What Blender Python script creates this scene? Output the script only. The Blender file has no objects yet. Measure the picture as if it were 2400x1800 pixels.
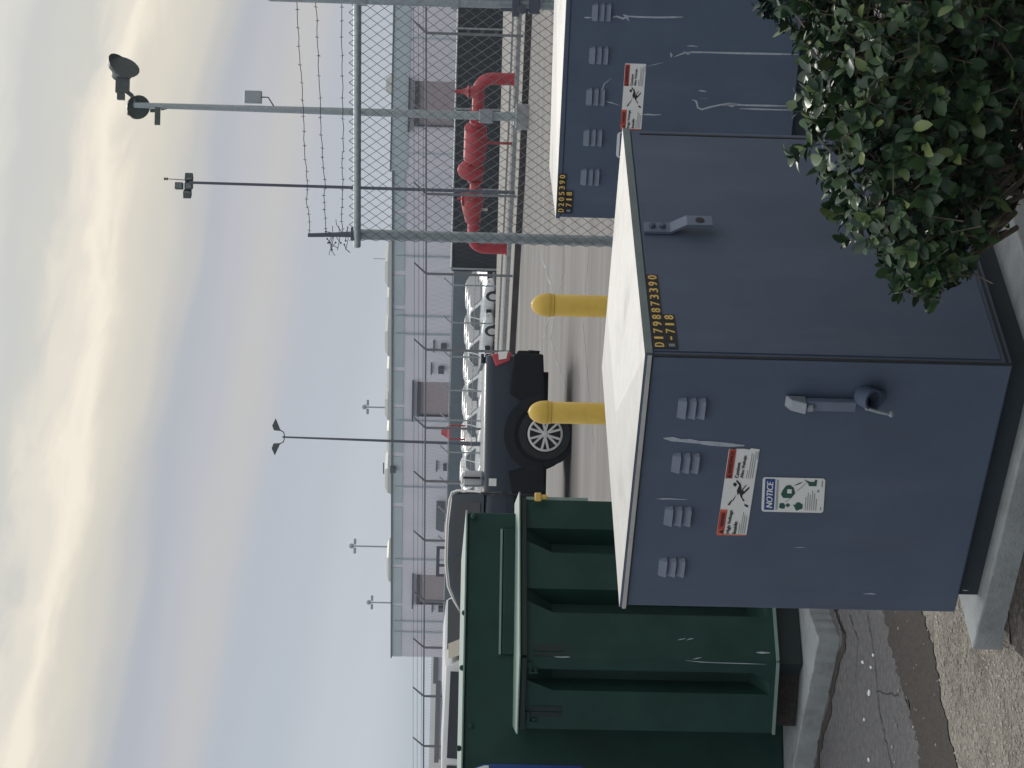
import bpy, math, random
from mathutils import Vector, Matrix
from math import sin, cos, pi, radians as R_
rnd = random.Random(7)
SC = bpy.context.scene
COL = SC.collection

# ------------------------------------------------------------------ camera (photo was taken in portrait and stored on its side)
F_PX, PITCH, ROLL, EYE = 5100.0, 0.0362, 0.0251, 2.04
CAM = Vector((0, 0, EYE))
FW = Vector((0, cos(PITCH), -sin(PITCH)))
U0 = Vector((0, sin(PITCH), cos(PITCH)))
RT = Vector((1, 0, 0)) * cos(ROLL) + U0 * sin(ROLL)
UP = U0 * cos(ROLL) - Vector((1, 0, 0)) * sin(ROLL)

def ray(u, v): return FW + RT * ((u - 900) / F_PX) - UP * ((v - 1200) / F_PX)
def at(u, v, d): return CAM + ray(u, v) * d                       # point at depth d
def G(u, v, z=0.0):
    r = ray(u, v); return CAM + r * ((z - EYE) / r.z)
def ux(u, d, z=0.0):                                              # column u at depth d, height z
    p = at(u, 1020, d); return Vector((p.x, p.y, z))

cd = bpy.data.cameras.new('camera'); co = bpy.data.objects.new('camera', cd); COL.objects.link(co)
cd.sensor_fit = 'HORIZONTAL'; cd.sensor_width = 36; cd.lens = F_PX / 2400 * 36
cd.clip_start = 0.1; cd.clip_end = 6000
m = Matrix.Identity(4)
for i in range(3):
    m[i][0] = -UP[i]; m[i][1] = RT[i]; m[i][2] = -FW[i]; m[i][3] = CAM[i]
co.matrix_world = m
SC.camera = co
SC.view_settings.view_transform = 'Standard'; SC.view_settings.look = 'None'
SC.view_settings.exposure = 0; SC.view_settings.gamma = 1

# ------------------------------------------------------------------ materials
def lin(c):
    return tuple(((x / 255) / 12.92 if x / 255 <= .04045 else ((x / 255 + .055) / 1.055) ** 2.4) for x in c)

def mat(name, col, rough=.6, metal=0, var=.12, scale=6, bump=0, bscale=200, col2=None, spec=.5, stretch=(1, 1, 1), detail=6, cut=None, coat=0, grime=0, gcol=(.3, .3, .3), gscale=3, gst=(1, 1, .1), gcut=(.5, .8), dent=0):
    M = bpy.data.materials.new(name); M.use_nodes = True
    N, L = M.node_tree.nodes, M.node_tree.links
    b = N['Principled BSDF']
    b.inputs['Roughness'].default_value = rough; b.inputs['Metallic'].default_value = metal
    b.inputs['Specular IOR Level'].default_value = spec
    if coat: b.inputs['Coat Weight'].default_value = coat; b.inputs['Coat Roughness'].default_value = .08
    tc = N.new('ShaderNodeTexCoord'); mp = N.new('ShaderNodeMapping'); mp.inputs['Scale'].default_value = stretch
    L.new(tc.outputs['Object'], mp.inputs['Vector'])
    n = N.new('ShaderNodeTexNoise'); n.inputs['Scale'].default_value = scale; n.inputs['Detail'].default_value = detail
    n.inputs['Roughness'].default_value = .6
    L.new(mp.outputs[0], n.inputs['Vector'])
    r = N.new('ShaderNodeValToRGB'); a, c = r.color_ramp.elements
    lo, hi = cut or (.3, .7)
    a.position, c.position = lo, hi
    c2 = col2 or tuple(min(1, x * (1 + var)) for x in col)
    c1 = col if col2 else tuple(x * (1 - var) for x in col)
    a.color = (*c1, 1); c.color = (*c2, 1)
    L.new(n.outputs['Fac'], r.inputs['Fac']); L.new(r.outputs['Color'], b.inputs['Base Color'])
    colout = r.outputs['Color']
    if grime:                                                     # worn-in runs, dust and stains with their own shapes
        m3 = N.new('ShaderNodeMapping'); m3.inputs['Scale'].default_value = gst; m3.inputs['Location'].default_value = (3.1, 1.7, .4)
        n3 = N.new('ShaderNodeTexNoise'); n3.inputs['Scale'].default_value = gscale; n3.inputs['Detail'].default_value = 8; n3.inputs['Roughness'].default_value = .65
        L.new(tc.outputs['Object'], m3.inputs[0]); L.new(m3.outputs[0], n3.inputs['Vector'])
        r3 = N.new('ShaderNodeMapRange'); r3.interpolation_type = 'SMOOTHSTEP'
        for i_, q_ in enumerate((gcut[0], gcut[1], 0, grime)): r3.inputs[i_ + 1].default_value = q_
        L.new(n3.outputs['Fac'], r3.inputs[0])
        x3 = N.new('ShaderNodeMix'); x3.data_type = 'RGBA'; x3.inputs['B'].default_value = (*gcol, 1)
        L.new(r3.outputs[0], x3.inputs['Factor']); L.new(colout, x3.inputs['A']); L.new(x3.outputs['Result'], b.inputs['Base Color'])
        mr_ = N.new('ShaderNodeMath'); mr_.operation = 'MULTIPLY_ADD'; mr_.inputs[1].default_value = .25; mr_.inputs[2].default_value = rough
        L.new(r3.outputs[0], mr_.inputs[0]); L.new(mr_.outputs[0], b.inputs['Roughness'])
    if bump:
        n2 = N.new('ShaderNodeTexNoise'); n2.inputs['Scale'].default_value = bscale; n2.inputs['Detail'].default_value = 4
        L.new(tc.outputs['Object'], n2.inputs['Vector'])
        bp = N.new('ShaderNodeBump'); bp.inputs['Strength'].default_value = bump; bp.inputs['Distance'].default_value = .01
        L.new(n2.outputs['Fac'], bp.inputs['Height']); L.new(bp.outputs[0], b.inputs['Normal'])
        if dent:
            n4 = N.new('ShaderNodeTexNoise'); n4.inputs['Scale'].default_value = 2.6; n4.inputs['Detail'].default_value = 1.5; L.new(tc.outputs['Object'], n4.inputs['Vector'])
            b4 = N.new('ShaderNodeBump'); b4.inputs['Strength'].default_value = dent; b4.inputs['Distance'].default_value = .04
            L.new(n4.outputs['Fac'], b4.inputs['Height']); L.new(b4.outputs[0], bp.inputs['Normal'])
    return M

MT = {}
def defm(k, *a, **kw): MT[k] = mat(k, *a, **kw)
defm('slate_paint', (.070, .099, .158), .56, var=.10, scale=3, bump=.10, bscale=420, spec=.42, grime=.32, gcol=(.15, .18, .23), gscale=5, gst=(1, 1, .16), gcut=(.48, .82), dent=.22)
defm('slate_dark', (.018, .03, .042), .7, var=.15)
defm('slate_light', (.13, .165, .235), .55, var=.08, scale=20)
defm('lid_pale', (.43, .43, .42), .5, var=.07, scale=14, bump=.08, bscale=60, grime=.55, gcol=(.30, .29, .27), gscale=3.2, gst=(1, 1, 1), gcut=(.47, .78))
defm('lid_edge', (.15, .19, .20), .6, var=.12, scale=9)
defm('steel_dull', (.28, .31, .36), .5, metal=.3, var=.12, scale=30)
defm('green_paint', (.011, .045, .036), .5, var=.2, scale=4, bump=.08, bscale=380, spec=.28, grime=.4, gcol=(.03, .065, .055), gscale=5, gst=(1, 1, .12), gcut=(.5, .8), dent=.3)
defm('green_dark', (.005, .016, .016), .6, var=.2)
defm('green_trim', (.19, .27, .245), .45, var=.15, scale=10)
defm('black', (.012, .013, .016), .6, var=.2)
defm('rubber', (.010, .012, .015), .8, var=.2, scale=30)
defm('white_sticker', (.72, .74, .74), .5, var=.03, scale=30)
defm('scrape', (.36, .41, .47), .7, var=.18, scale=60)
defm('orange', (.62, .13, .07), .5, var=.12, scale=40)
defm('redband', (.42, .05, .03), .5, var=.15, scale=40)
defm('ink', (.015, .018, .025), .6, var=.1)
defm('greyink', (.2, .23, .25), .6, var=.1)
defm('blueband', (.012, .055, .24), .5, var=.08)
defm('icongreen', (.015, .08, .06), .6, var=.1)
defm('yellow_digit', (.70, .47, .12), .6, var=.12, scale=60)
defm('bollard_yellow', (.64, .43, .07), .5, var=.08, scale=9, bump=.03, bscale=80, grime=.45, gcol=(.40, .28, .07), gscale=9, gst=(1, 1, .25), gcut=(.5, .8))
defm('galv', (.34, .39, .42), .45, metal=.55, var=.2, scale=25, bump=.04, bscale=120)
defm('galv_wire', (.16, .18, .195), .55, metal=.3, var=.15, scale=40)
defm('wire_dark', (.07, .075, .085), .6, metal=.4, var=.2)
defm('concrete', (.28, .305, .32), .85, var=.16, scale=7, bump=.3, bscale=90, grime=.6, gcol=(.15, .16, .165), gscale=6, gst=(1, 1, 1), gcut=(.46, .75))
defm('concrete_far', (.27, .258, .245), .9, var=.15, scale=.6, stretch=(.4, 1.6, 1))
defm('asphalt_near', (.07, .072, .082), .9, col2=(.16, .155, .158), scale=28, bump=.9, bscale=120, cut=(.3, .78), detail=10)
defm('soil', (.026, .022, .02), .95, col2=(.07, .06, .054), scale=60, bump=1.0, bscale=130, cut=(.3, .75), detail=10)
defm('gravel', (.12, .107, .09), .95, col2=(.40, .365, .315), scale=70, bump=1.0, bscale=170, cut=(.30, .66), detail=12, grime=.75, gcol=(.09, .08, .07), gscale=5, gst=(1, 1, 1), gcut=(.45, .72))
defm('stone', (.40, .37, .33), .9, var=.4, scale=2)
defm('mulch', (.03, .026, .023), .95, col2=(.13, .115, .10), scale=45, bump=1, bscale=110, cut=(.45, .75))
defm('kerb_mid', (.17, .16, .155), .9, var=.25, scale=2)
defm('kerb_dark', (.045, .04, .042), .9, var=.3, scale=1.5)
defm('truck_paint', (.009, .022, .040), .30, var=.08, scale=3, coat=.3, spec=.35)
defm('truck_black', (.008, .010, .013), .7, var=.2, spec=.2)
defm('glass', (.02, .026, .032), .10, var=.1, spec=.6)
defm('alloy', (.58, .58, .59), .35, metal=.2, var=.1)
defm('car_white', (.74, .77, .80), .3, var=.03, coat=.6)
defm('car_silver', (.50, .52, .54), .35, var=.05, coat=.5)
defm('tail_red', (.42, .05, .07), .25, var=.1)
defm('lens', (.75, .74, .72), .2, var=.05)
defm('fire_red', (.35, .02, .032), .5, var=.2, scale=4)
defm('screen_dark', (.022, .029, .037), .85, var=.15, scale=1.5)
defm('screen_grey', (.125, .16, .19), .85, var=.12, scale=.8)
defm('wall_lilac', (.70, .70, .785), .9, var=.05, scale=.25, stretch=(1, 1, .3))
defm('wall_trim', (.46, .55, .60), .9, var=.06, scale=.4)
defm('wall_roof', (.12, .14, .16), .8, var=.1)
defm('door_mauve', (.36, .31, .345), .8, var=.06, scale=1, stretch=(.3, .3, 6))
defm('far_dark', (.07, .08, .10), .8, var=.1)
defm('skylight', (.42, .44, .43), .5, var=.06)
defm('pole_dark', (.09, .10, .135), .5, metal=.2, var=.1)
defm('pole_mid', (.17, .185, .21), .6, metal=.2, var=.1)
defm('car_glass', (.10, .12, .14), .15, var=.1)  # window colour lightened to carry the sky reflection
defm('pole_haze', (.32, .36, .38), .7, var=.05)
defm('lamp_dark', (.07, .088, .09), .5, var=.2)
defm('lamp_glass', (.17, .20, .20), .35, var=.1)
defm('bark', (.035, .026, .02), .9, var=.35, scale=20, bump=.5, bscale=60)
defm('twig', (.12, .10, .075), .9, var=.3, scale=20)

def leaf_mat(name, c1, c2, c3, rough=.38):
    M = bpy.data.materials.new(name); M.use_nodes = True
    N, L = M.node_tree.nodes, M.node_tree.links; b = N['Principled BSDF']
    b.inputs['Roughness'].default_value = rough; b.inputs['Specular IOR Level'].default_value = .45
    g = N.new('ShaderNodeNewGeometry'); r = N.new('ShaderNodeValToRGB')
    r.color_ramp.elements[0].color = (*c1, 1); r.color_ramp.elements[1].color = (*c3, 1)
    e = r.color_ramp.elements.new(.82); e.color = (*c2, 1)
    r.color_ramp.elements[2].position = .97
    L.new(g.outputs['Random Per Island'], r.inputs['Fac']); L.new(r.outputs[0], b.inputs['Base Color'])
    MT[name] = M
leaf_mat('leaf', (.015, .038, .026), (.046, .098, .036), (.15, .20, .07))
leaf_mat('leaf_blue', (.012, .034, .03), (.022, .05, .042), (.05, .08, .06))

def asphalt_far():
    M = bpy.data.materials.new('asphalt_lot'); M.use_nodes = True
    N, L = M.node_tree.nodes, M.node_tree.links; b = N['Principled BSDF']; b.inputs['Roughness'].default_value = .9
    tc = N.new('ShaderNodeTexCoord')
    def noise(sc, st, det=6):
        mp = N.new('ShaderNodeMapping'); mp.inputs['Scale'].default_value = st; mp.inputs['Rotation'].default_value = (0, 0, R_(-14))
        n = N.new('ShaderNodeTexNoise'); n.inputs['Scale'].default_value = sc; n.inputs['Detail'].default_value = det
        L.new(tc.outputs['Object'], mp.inputs[0]); L.new(mp.outputs[0], n.inputs['Vector']); return n
    a = noise(.9, (.10, 1.0, 1)); c = noise(60, (1, 1, 1)); s = noise(1.3, (.03, 1.1, 1), 3)
    r1 = N.new('ShaderNodeValToRGB'); r1.color_ramp.elements[0].position = .3; r1.color_ramp.elements[1].position = .72
    r1.color_ramp.elements[0].color = (.155, .148, .145, 1); r1.color_ramp.elements[1].color = (.24, .23, .22, 1)
    L.new(a.outputs['Fac'], r1.inputs[0])
    r2 = N.new('ShaderNodeValToRGB'); r2.color_ramp.elements[0].position = .62; r2.color_ramp.elements[1].position = .70
    L.new(s.outputs['Fac'], r2.inputs[0])
    mx = N.new('ShaderNodeMix'); mx.data_type = 'RGBA'; mx.inputs['B'].default_value = (.42, .405, .375, 1)
    ml = N.new('ShaderNodeMath'); ml.operation = 'MULTIPLY'; ml.inputs[1].default_value = .55
    L.new(r2.outputs[0], ml.inputs[0]); L.new(ml.outputs[0], mx.inputs['Factor']); L.new(r1.outputs[0], mx.inputs['A'])
    L.new(mx.outputs['Result'], b.inputs['Base Color'])
    o_ = noise(.55, (.5, 1.0, 1), 4); mo = N.new('ShaderNodeMapRange'); mo.interpolation_type = 'SMOOTHSTEP'
    for i_, q_ in enumerate((.58, .74, 0, .45)): mo.inputs[i_ + 1].default_value = q_
    L.new(o_.outputs['Fac'], mo.inputs[0]); mz = N.new('ShaderNodeMix'); mz.data_type = 'RGBA'; mz.inputs['B'].default_value = (.10, .095, .095, 1)
    L.new(mo.outputs[0], mz.inputs['Factor']); L.new(mx.outputs['Result'], mz.inputs['A']); L.new(mz.outputs['Result'], b.inputs['Base Color'])
    bp = N.new('ShaderNodeBump'); bp.inputs['Strength'].default_value = .35; bp.inputs['Distance'].default_value = .01
    L.new(c.outputs['Fac'], bp.inputs['Height']); L.new(bp.outputs[0], b.inputs['Normal'])
    MT['asphalt_lot'] = M
asphalt_far()

# ------------------------------------------------------------------ mesh builder
def wloc(o):
    p = Vector((0, 0, 0))
    while o: p += o.location; o = o.parent
    return p

class MB:
    def __init__(s): s.v = []; s.f = []
    def face(s, pts):
        n = len(s.v); s.v += [Vector(p) for p in pts]; s.f.append(tuple(range(n, n + len(pts)))); return s
    def hexa(s, p):                                               # 8 corners: bottom ring 0-3, top ring 4-7
        n = len(s.v); s.v += [Vector(q) for q in p]
        s.f += [tuple(n + i for i in q) for q in ((3, 2, 1, 0), (4, 5, 6, 7), (0, 1, 5, 4), (1, 2, 6, 5), (2, 3, 7, 6), (3, 0, 4, 7))]; return s
    def box(s, o, ex, ey, ez):                                    # origin corner and three edge vectors
        o, ex, ey, ez = Vector(o), Vector(ex), Vector(ey), Vector(ez)
        return s.hexa([o, o + ex, o + ex + ey, o + ey, o + ez, o + ex + ez, o + ex + ey + ez, o + ey + ez])
    def cbox(s, c, sx, sy, sz, rz=0):
        c = Vector(c); ex = Vector((cos(rz), sin(rz), 0)); ey = Vector((-sin(rz), cos(rz), 0)); ez = Vector((0, 0, 1))
        return s.box(c - ex * sx / 2 - ey * sy / 2 - ez * sz / 2, ex * sx, ey * sy, ez * sz)
    def ring(s, c, a, b, r, n, rb=None):
        k = len(s.v); rb = r if rb is None else rb
        s.v += [c + a * (r * cos(2 * pi * i / n)) + b * (rb * sin(2 * pi * i / n)) for i in range(n)]; return k
    def skin(s, k0, k1, n):
        for i in range(n): j = (i + 1) % n; s.f.append((k0 + i, k0 + j, k1 + j, k1 + i))
    def tube(s, pts, rad, n=8, caps=True):
        pts = [Vector(p) for p in pts]; rr = rad if isinstance(rad, (list, tuple)) else [rad] * len(pts)
        prev = None; ks = []; a = None
        for i, p in enumerate(pts):
            t = (pts[min(i + 1, len(pts) - 1)] - pts[max(i - 1, 0)]).normalized()
            if a is None: a = t.orthogonal().normalized()
            else:
                a = (a - t * a.dot(t));
                a = a.normalized() if a.length > 1e-6 else t.orthogonal().normalized()
            b = t.cross(a); k = s.ring(p, a, b, rr[i], n); ks.append(k)
            if prev is not None: s.skin(prev, k, n)
            prev = k
        if caps:
            s.f.append(tuple(ks[0] + i for i in range(n))[::-1]); s.f.append(tuple(ks[-1] + i for i in range(n)))
        return s
    def lathe(s, base, axis, prof, n=24):                          # prof: (radius, height)
        base = Vector(base); axis = Vector(axis).normalized(); a = axis.orthogonal().normalized(); b = axis.cross(a); prev = None; k0 = None
        for r, h in prof:
            k = s.ring(base + axis * h, a, b, max(r, 1e-4), n)
            if prev is not None: s.skin(prev, k, n)
            else: k0 = k
            prev = k
        s.f.append(tuple(k0 + i for i in range(n))[::-1]); s.f.append(tuple(prev + i for i in range(n))); return s
    def ball(s, c, r, n=10, sc=(1, 1, 1)):
        c = Vector(c); prev = None
        m_ = n // 2 + 1
        for j in range(m_ + 1):
            t = pi * j / m_; k = len(s.v); q = max(sin(t), 1e-3)
            s.v += [c + Vector((sc[0] * r * q * cos(2 * pi * i / n), sc[1] * r * q * sin(2 * pi * i / n), -sc[2] * r * cos(t))) for i in range(n)]
            if prev is not None: s.skin(prev, k, n)
            prev = k
        return s
    def prism(s, poly, o, ex, ey, n, d):                           # 2d polygon in plane (o, ex, ey), extruded d along n
        o, ex, ey, n = Vector(o), Vector(ex), Vector(ey), Vector(n)
        A = [o + ex * x + ey * y for x, y in poly]; k = len(s.v); m_ = len(A)
        s.v += A + [p + n * d for p in A]
        s.f.append(tuple(k + i for i in range(m_))[::-1]); s.f.append(tuple(k + m_ + i for i in range(m_)))
        for i in range(m_): j = (i + 1) % m_; s.f.append((k + i, k + j, k + m_ + j, k + m_ + i))
        return s
    def loft(s, secs, n=20, e=.35):                                # secs: (x, halfwidth, zbottom, ztop), rounded box sections along x
        prev = None; ks = []
        for x, w, zb, zt in secs:
            k = len(s.v); cz, hz = (zb + zt) / 2, (zt - zb) / 2
            for i in range(n):
                t = 2 * pi * (i + .5) / n; cc, ss = cos(t), sin(t)
                s.v.append(Vector((x, w * math.copysign(abs(cc) ** e, cc), cz + hz * math.copysign(abs(ss) ** e, ss))))
            if prev is not None: s.skin(prev, k, n)
            prev = k; ks.append(k)
        s.f.append(tuple(ks[0] + i for i in range(n))[::-1]); s.f.append(tuple(ks[-1] + i for i in range(n))); return s
    def build(s, name, m, parent=None, smooth=None, bevel=0, seg=2, recalc=True):
        me = bpy.data.meshes.new(name); off = wloc(parent) if parent else Vector((0, 0, 0))
        me.from_pydata([tuple(p - off) for p in s.v], [], s.f); me.validate()
        if recalc:
            import bmesh
            bm = bmesh.new(); bm.from_mesh(me); bmesh.ops.recalc_face_normals(bm, faces=bm.faces); bm.to_mesh(me); bm.free()
        me.materials.append(MT[m])
        if smooth is not None:
            me.polygons.foreach_set('use_smooth', [True] * len(me.polygons)); me.set_sharp_from_angle(angle=R_(smooth))
        o = bpy.data.objects.new(name, me); COL.objects.link(o)
        if parent: o.parent = parent
        if bevel:
            bv = o.modifiers.new('bevel', 'BEVEL'); bv.width = bevel; bv.segments = seg; bv.limit_method = 'ANGLE'; bv.angle_limit = R_(40)
        return o

def tag(o, label=None, cat=None, group=None, kind=None):
    if label: o['label'] = label
    if cat: o['category'] = cat
    if group: o['group'] = group
    if kind: o['kind'] = kind
    return o
def thing(name, loc, label, cat, group=None, rz=0):
    o = bpy.data.objects.new(name, None); COL.objects.link(o); o.location = Vector(loc); o.rotation_euler.z = rz
    o.empty_display_size = .2
    return tag(o, label, cat, group)
def copy_tree(o, parent=None):
    c = o.copy(); COL.objects.link(c)
    if parent: c.parent = parent
    for ch in list(o.children): copy_tree(ch, c)
    return c

def text_tris(s, size=1.0):
    cu = bpy.data.curves.new('t', 'FONT'); cu.body = s; cu.size = size; cu.resolution_u = 3
    o = bpy.data.objects.new('t', cu); COL.objects.link(o)
    dg = bpy.context.evaluated_depsgraph_get(); me = bpy.data.meshes.new_from_object(o.evaluated_get(dg))
    V = [tuple(v.co)[:2] for v in me.vertices]; P = [tuple(p.vertices) for p in me.polygons]
    bpy.data.objects.remove(o); bpy.data.curves.remove(cu); bpy.data.meshes.remove(me)
    return V, P

class Face:                                                        # a flat panel: features are set out on it in metres
    def __init__(s, o, ex, n): s.o = Vector(o); s.ex = Vector(ex).normalized(); s.n = Vector(n).normalized(); s.ey = Vector((0, 0, 1))
    def pt(s, a, b, off=0): return s.o + s.ex * a + s.ey * b + s.n * off
    def px(s, u, v):
        r = ray(u, v); t = (s.o - CAM).dot(s.n) / r.dot(s.n); p = CAM + r * t - s.o
        return p.dot(s.ex), p.dot(s.ey)
    def dp(s, x, y): return s.px(1800 - y * 1.08499, x * 1.08499)  # from a position in the full view of the photo
    def plate(s, mb, poly, off, th):
        return mb.prism(poly, s.pt(0, 0, off), s.ex, s.ey, s.n, th)
    def rect(s, mb, a0, b0, a1, b1, off, th): return s.plate(mb, [(a0, b0), (a1, b0), (a1, b1), (a0, b1)], off, th)
    def text(s, mb, t, a, b, w=None, h=None, off=.002, slant=0, bold=0):
        V, P = text_tris(t)
        x0, x1 = min(v[0] for v in V), max(v[0] for v in V); y0, y1 = min(v[1] for v in V), max(v[1] for v in V)
        sx = w / (x1 - x0) if w else h / (y1 - y0); sy = h / (y1 - y0) if h else sx
        for dx in ((0, bold) if bold else (0,)):
            k = len(mb.v)
            mb.v += [s.pt(a + dx + (x - x0) * sx + slant * (y - y0) * sy, b + (y - y0) * sy, off + dx * .01) for x, y in V]
            mb.f += [tuple(k + i for i in p) for p in P]
        return mb

# ------------------------------------------------------------------ sky, sun
W = bpy.data.worlds.new('World'); SC.world = W; W.use_nodes = True
def make_world():
    N, L = W.node_tree.nodes, W.node_tree.links; N.clear()
    out = N.new('ShaderNodeOutputWorld'); bg = N.new('ShaderNodeBackground'); L.new(bg.outputs[0], out.inputs[0])
    tc = N.new('ShaderNodeTexCoord'); sp = N.new('ShaderNodeSeparateXYZ'); L.new(tc.outputs['Generated'], sp.inputs[0])
    def M(op, a, b=None, c=None, clamp=False):
        n = N.new('ShaderNodeMath'); n.operation = op; n.use_clamp = clamp
        for i, q in enumerate((a, b, c)):
            if q is None: continue
            if isinstance(q, (int, float)): n.inputs[i].default_value = q
            else: L.new(q, n.inputs[i])
        return n.outputs[0]
    az = M('MULTIPLY', M('ARCTAN2', sp.outputs['X'], sp.outputs['Y']), 57.2958)
    el = M('MULTIPLY', M('ARCSINE', sp.outputs['Z']), 57.2958)
    t0 = M('MULTIPLY_ADD', az, .15, el)
    cb = N.new('ShaderNodeCombineXYZ'); L.new(M('MULTIPLY', az, .11), cb.inputs[0]); L.new(M('MULTIPLY', t0, .42), cb.inputs[1])
    n1 = N.new('ShaderNodeTexNoise'); n1.inputs['Scale'].default_value = 1.0; n1.inputs['Detail'].default_value = 5; n1.inputs['Roughness'].default_value = .5
    L.new(cb.outputs[0], n1.inputs['Vector'])
    cb2 = N.new('ShaderNodeCombineXYZ'); L.new(M('MULTIPLY', az, .05), cb2.inputs[0]); L.new(M('MULTIPLY', t0, .12), cb2.inputs[1]); cb2.inputs[2].default_value = 3.3
    n2 = N.new('ShaderNodeTexNoise'); n2.inputs['Scale'].default_value = 1.0; n2.inputs['Detail'].default_value = 2
    L.new(cb2.outputs[0], n2.inputs['Vector'])
    # clouds break up more, the higher they stand
    amp = M('MULTIPLY_ADD', M('SMOOTH_MIN', el, 12, 2), .24, .25)
    t = M('ADD', t0, M('MULTIPLY', M('SUBTRACT', n1.outputs['Fac'], .5), amp))
    t = M('ADD', t, M('MULTIPLY', M('SUBTRACT', n2.outputs['Fac'], .5), 1.6))
    cb3 = N.new('ShaderNodeCombineXYZ'); L.new(M('MULTIPLY_ADD', t0, .25, M('MULTIPLY', az, .42)), cb3.inputs[0]); L.new(M('MULTIPLY', t0, 1.15), cb3.inputs[1]); cb3.inputs[2].default_value = 7.7
    n3 = N.new('ShaderNodeTexNoise'); n3.inputs['Scale'].default_value = 1.0; n3.inputs['Detail'].default_value = 6; n3.inputs['Roughness'].default_value = .55; n3.inputs['Distortion'].default_value = .6
    L.new(cb3.outputs[0], n3.inputs['Vector'])
    hi = N.new('ShaderNodeMapRange'); hi.interpolation_type = 'SMOOTHSTEP'
    for i, q in enumerate((6.8, 9.6, 0, 2.6)): hi.inputs[i + 1].default_value = q * (1 if i < 3 else .65)
    L.new(t0, hi.inputs[0])
    t = M('ADD', t, M('MULTIPLY', M('SUBTRACT', n3.outputs['Fac'], .5), hi.outputs[0]))
    r = N.new('ShaderNodeValToRGB'); cr = r.color_ramp; cr.interpolation = 'EASE'
    st = [(0, (196, 205, 214)), (1.2, (190, 199, 209)), (2.6, (179, 189, 202)), (3.7, (177, 185, 198)), (5.0, (189, 190, 193)), (5.8, (181, 185, 194)),
          (6.6, (174, 180, 190)), (7.1, (188, 189, 190)), (7.7, (206, 203, 195)), (8.4, (216, 211, 198)), (9.2, (244, 236, 219)), (9.9, (227, 221, 209)),
          (10.6, (205, 205, 199)), (11.5, (200, 202, 199)), (12.6, (214, 214, 208)), (14.5, (226, 226, 224))]
    while len(cr.elements) < len(st): cr.elements.new(.5)
    for e, (p, c) in zip(cr.elements, st): e.position = p / 16; e.color = (*lin(c), 1)
    L.new(M('DIVIDE', t, 16, clamp=True), r.inputs[0])
    # unseen sky raised overhead and dimmed behind the viewer, shaped for a backlit look
    mr = N.new('ShaderNodeMapRange'); mr.interpolation_type = 'SMOOTHSTEP'
    for i, q in enumerate((14, 50, 1, 1.75)): mr.inputs[i + 1].default_value = q
    L.new(el, mr.inputs[0])
    mf = N.new('ShaderNodeMapRange'); mf.interpolation_type = 'SMOOTHSTEP'
    for i, q in enumerate((-.7, .6, .72, 1)): mf.inputs[i + 1].default_value = q
    L.new(sp.outputs['Y'], mf.inputs[0])
    k = M('MULTIPLY', mr.outputs[0], mf.outputs[0])
    vs = N.new('ShaderNodeVectorMath'); vs.operation = 'SCALE'; L.new(r.outputs[0], vs.inputs[0]); L.new(k, vs.inputs['Scale'])
    sky = N.new('ShaderNodeTexSky'); sky.sky_type = 'NISHITA'; sky.sun_disc = False; sky.sun_elevation = R_(34); sky.sun_rotation = R_(8)
    sky.air_density = 1; sky.dust_density = 2
    v2 = N.new('ShaderNodeVectorMath'); v2.operation = 'SCALE'; L.new(sky.outputs[0], v2.inputs[0]); v2.inputs['Scale'].default_value = .07
    mx = N.new('ShaderNodeMix'); mx.data_type = 'RGBA'; mx.inputs['Factor'].default_value = .06
    L.new(vs.outputs[0], mx.inputs['A']); L.new(v2.outputs[0], mx.inputs['B']); L.new(mx.outputs['Result'], bg.inputs[0])
    bg.inputs[1].default_value = 1.0
make_world()
sl = bpy.data.lights.new('sun', 'SUN'); so = bpy.data.objects.new('sun', sl); COL.objects.link(so)
sl.energy = 1.0; sl.angle = R_(14); sl.color = (1, .95, .87)
sd = Vector((sin(R_(8)) * cos(R_(34)), cos(R_(8)) * cos(R_(34)), sin(R_(34))))
so.rotation_euler = sd.to_track_quat('Z', 'Y').to_euler(); so.location = (0, 0, 30)

# ------------------------------------------------------------------ the ground
GZ = -1.5                                                         # level of the sunken lot beyond the fence
def structure(name, mb, m, **kw): return tag(mb.build(name, m, **kw), kind='structure')
g = MB()
ys = [-40, 0, 20, 40, 69, 72, 75, 78, 81, 160, 400, 800, 1500]
zs = [0, 0, 0, 0, 0, -.2, -.65, -1.2, -1.5, -1.5, -1.5, -1.5, -1.5]
xs = [-700, -300, -60, -20, 0, 20, 60, 300, 700]
for i in range(len(ys) - 1):
    for j in range(len(xs) - 1):
        g.face([(xs[j], ys[i], zs[i]), (xs[j + 1], ys[i], zs[i]), (xs[j + 1], ys[i + 1], zs[i + 1]), (xs[j], ys[i + 1], zs[i + 1])])
structure('ground', g, 'asphalt_lot')
def sheet(name, pts, m, z, th=None):
    p = [G(u, v, z) for u, v in pts]; mb = MB()
    if th: mb.prism([(q.x, q.y) for q in p], (0, 0, z - th), (1, 0, 0), (0, 1, 0), (0, 0, 1), th)
    else: mb.face(p)
    return structure(name, mb, m)
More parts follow.
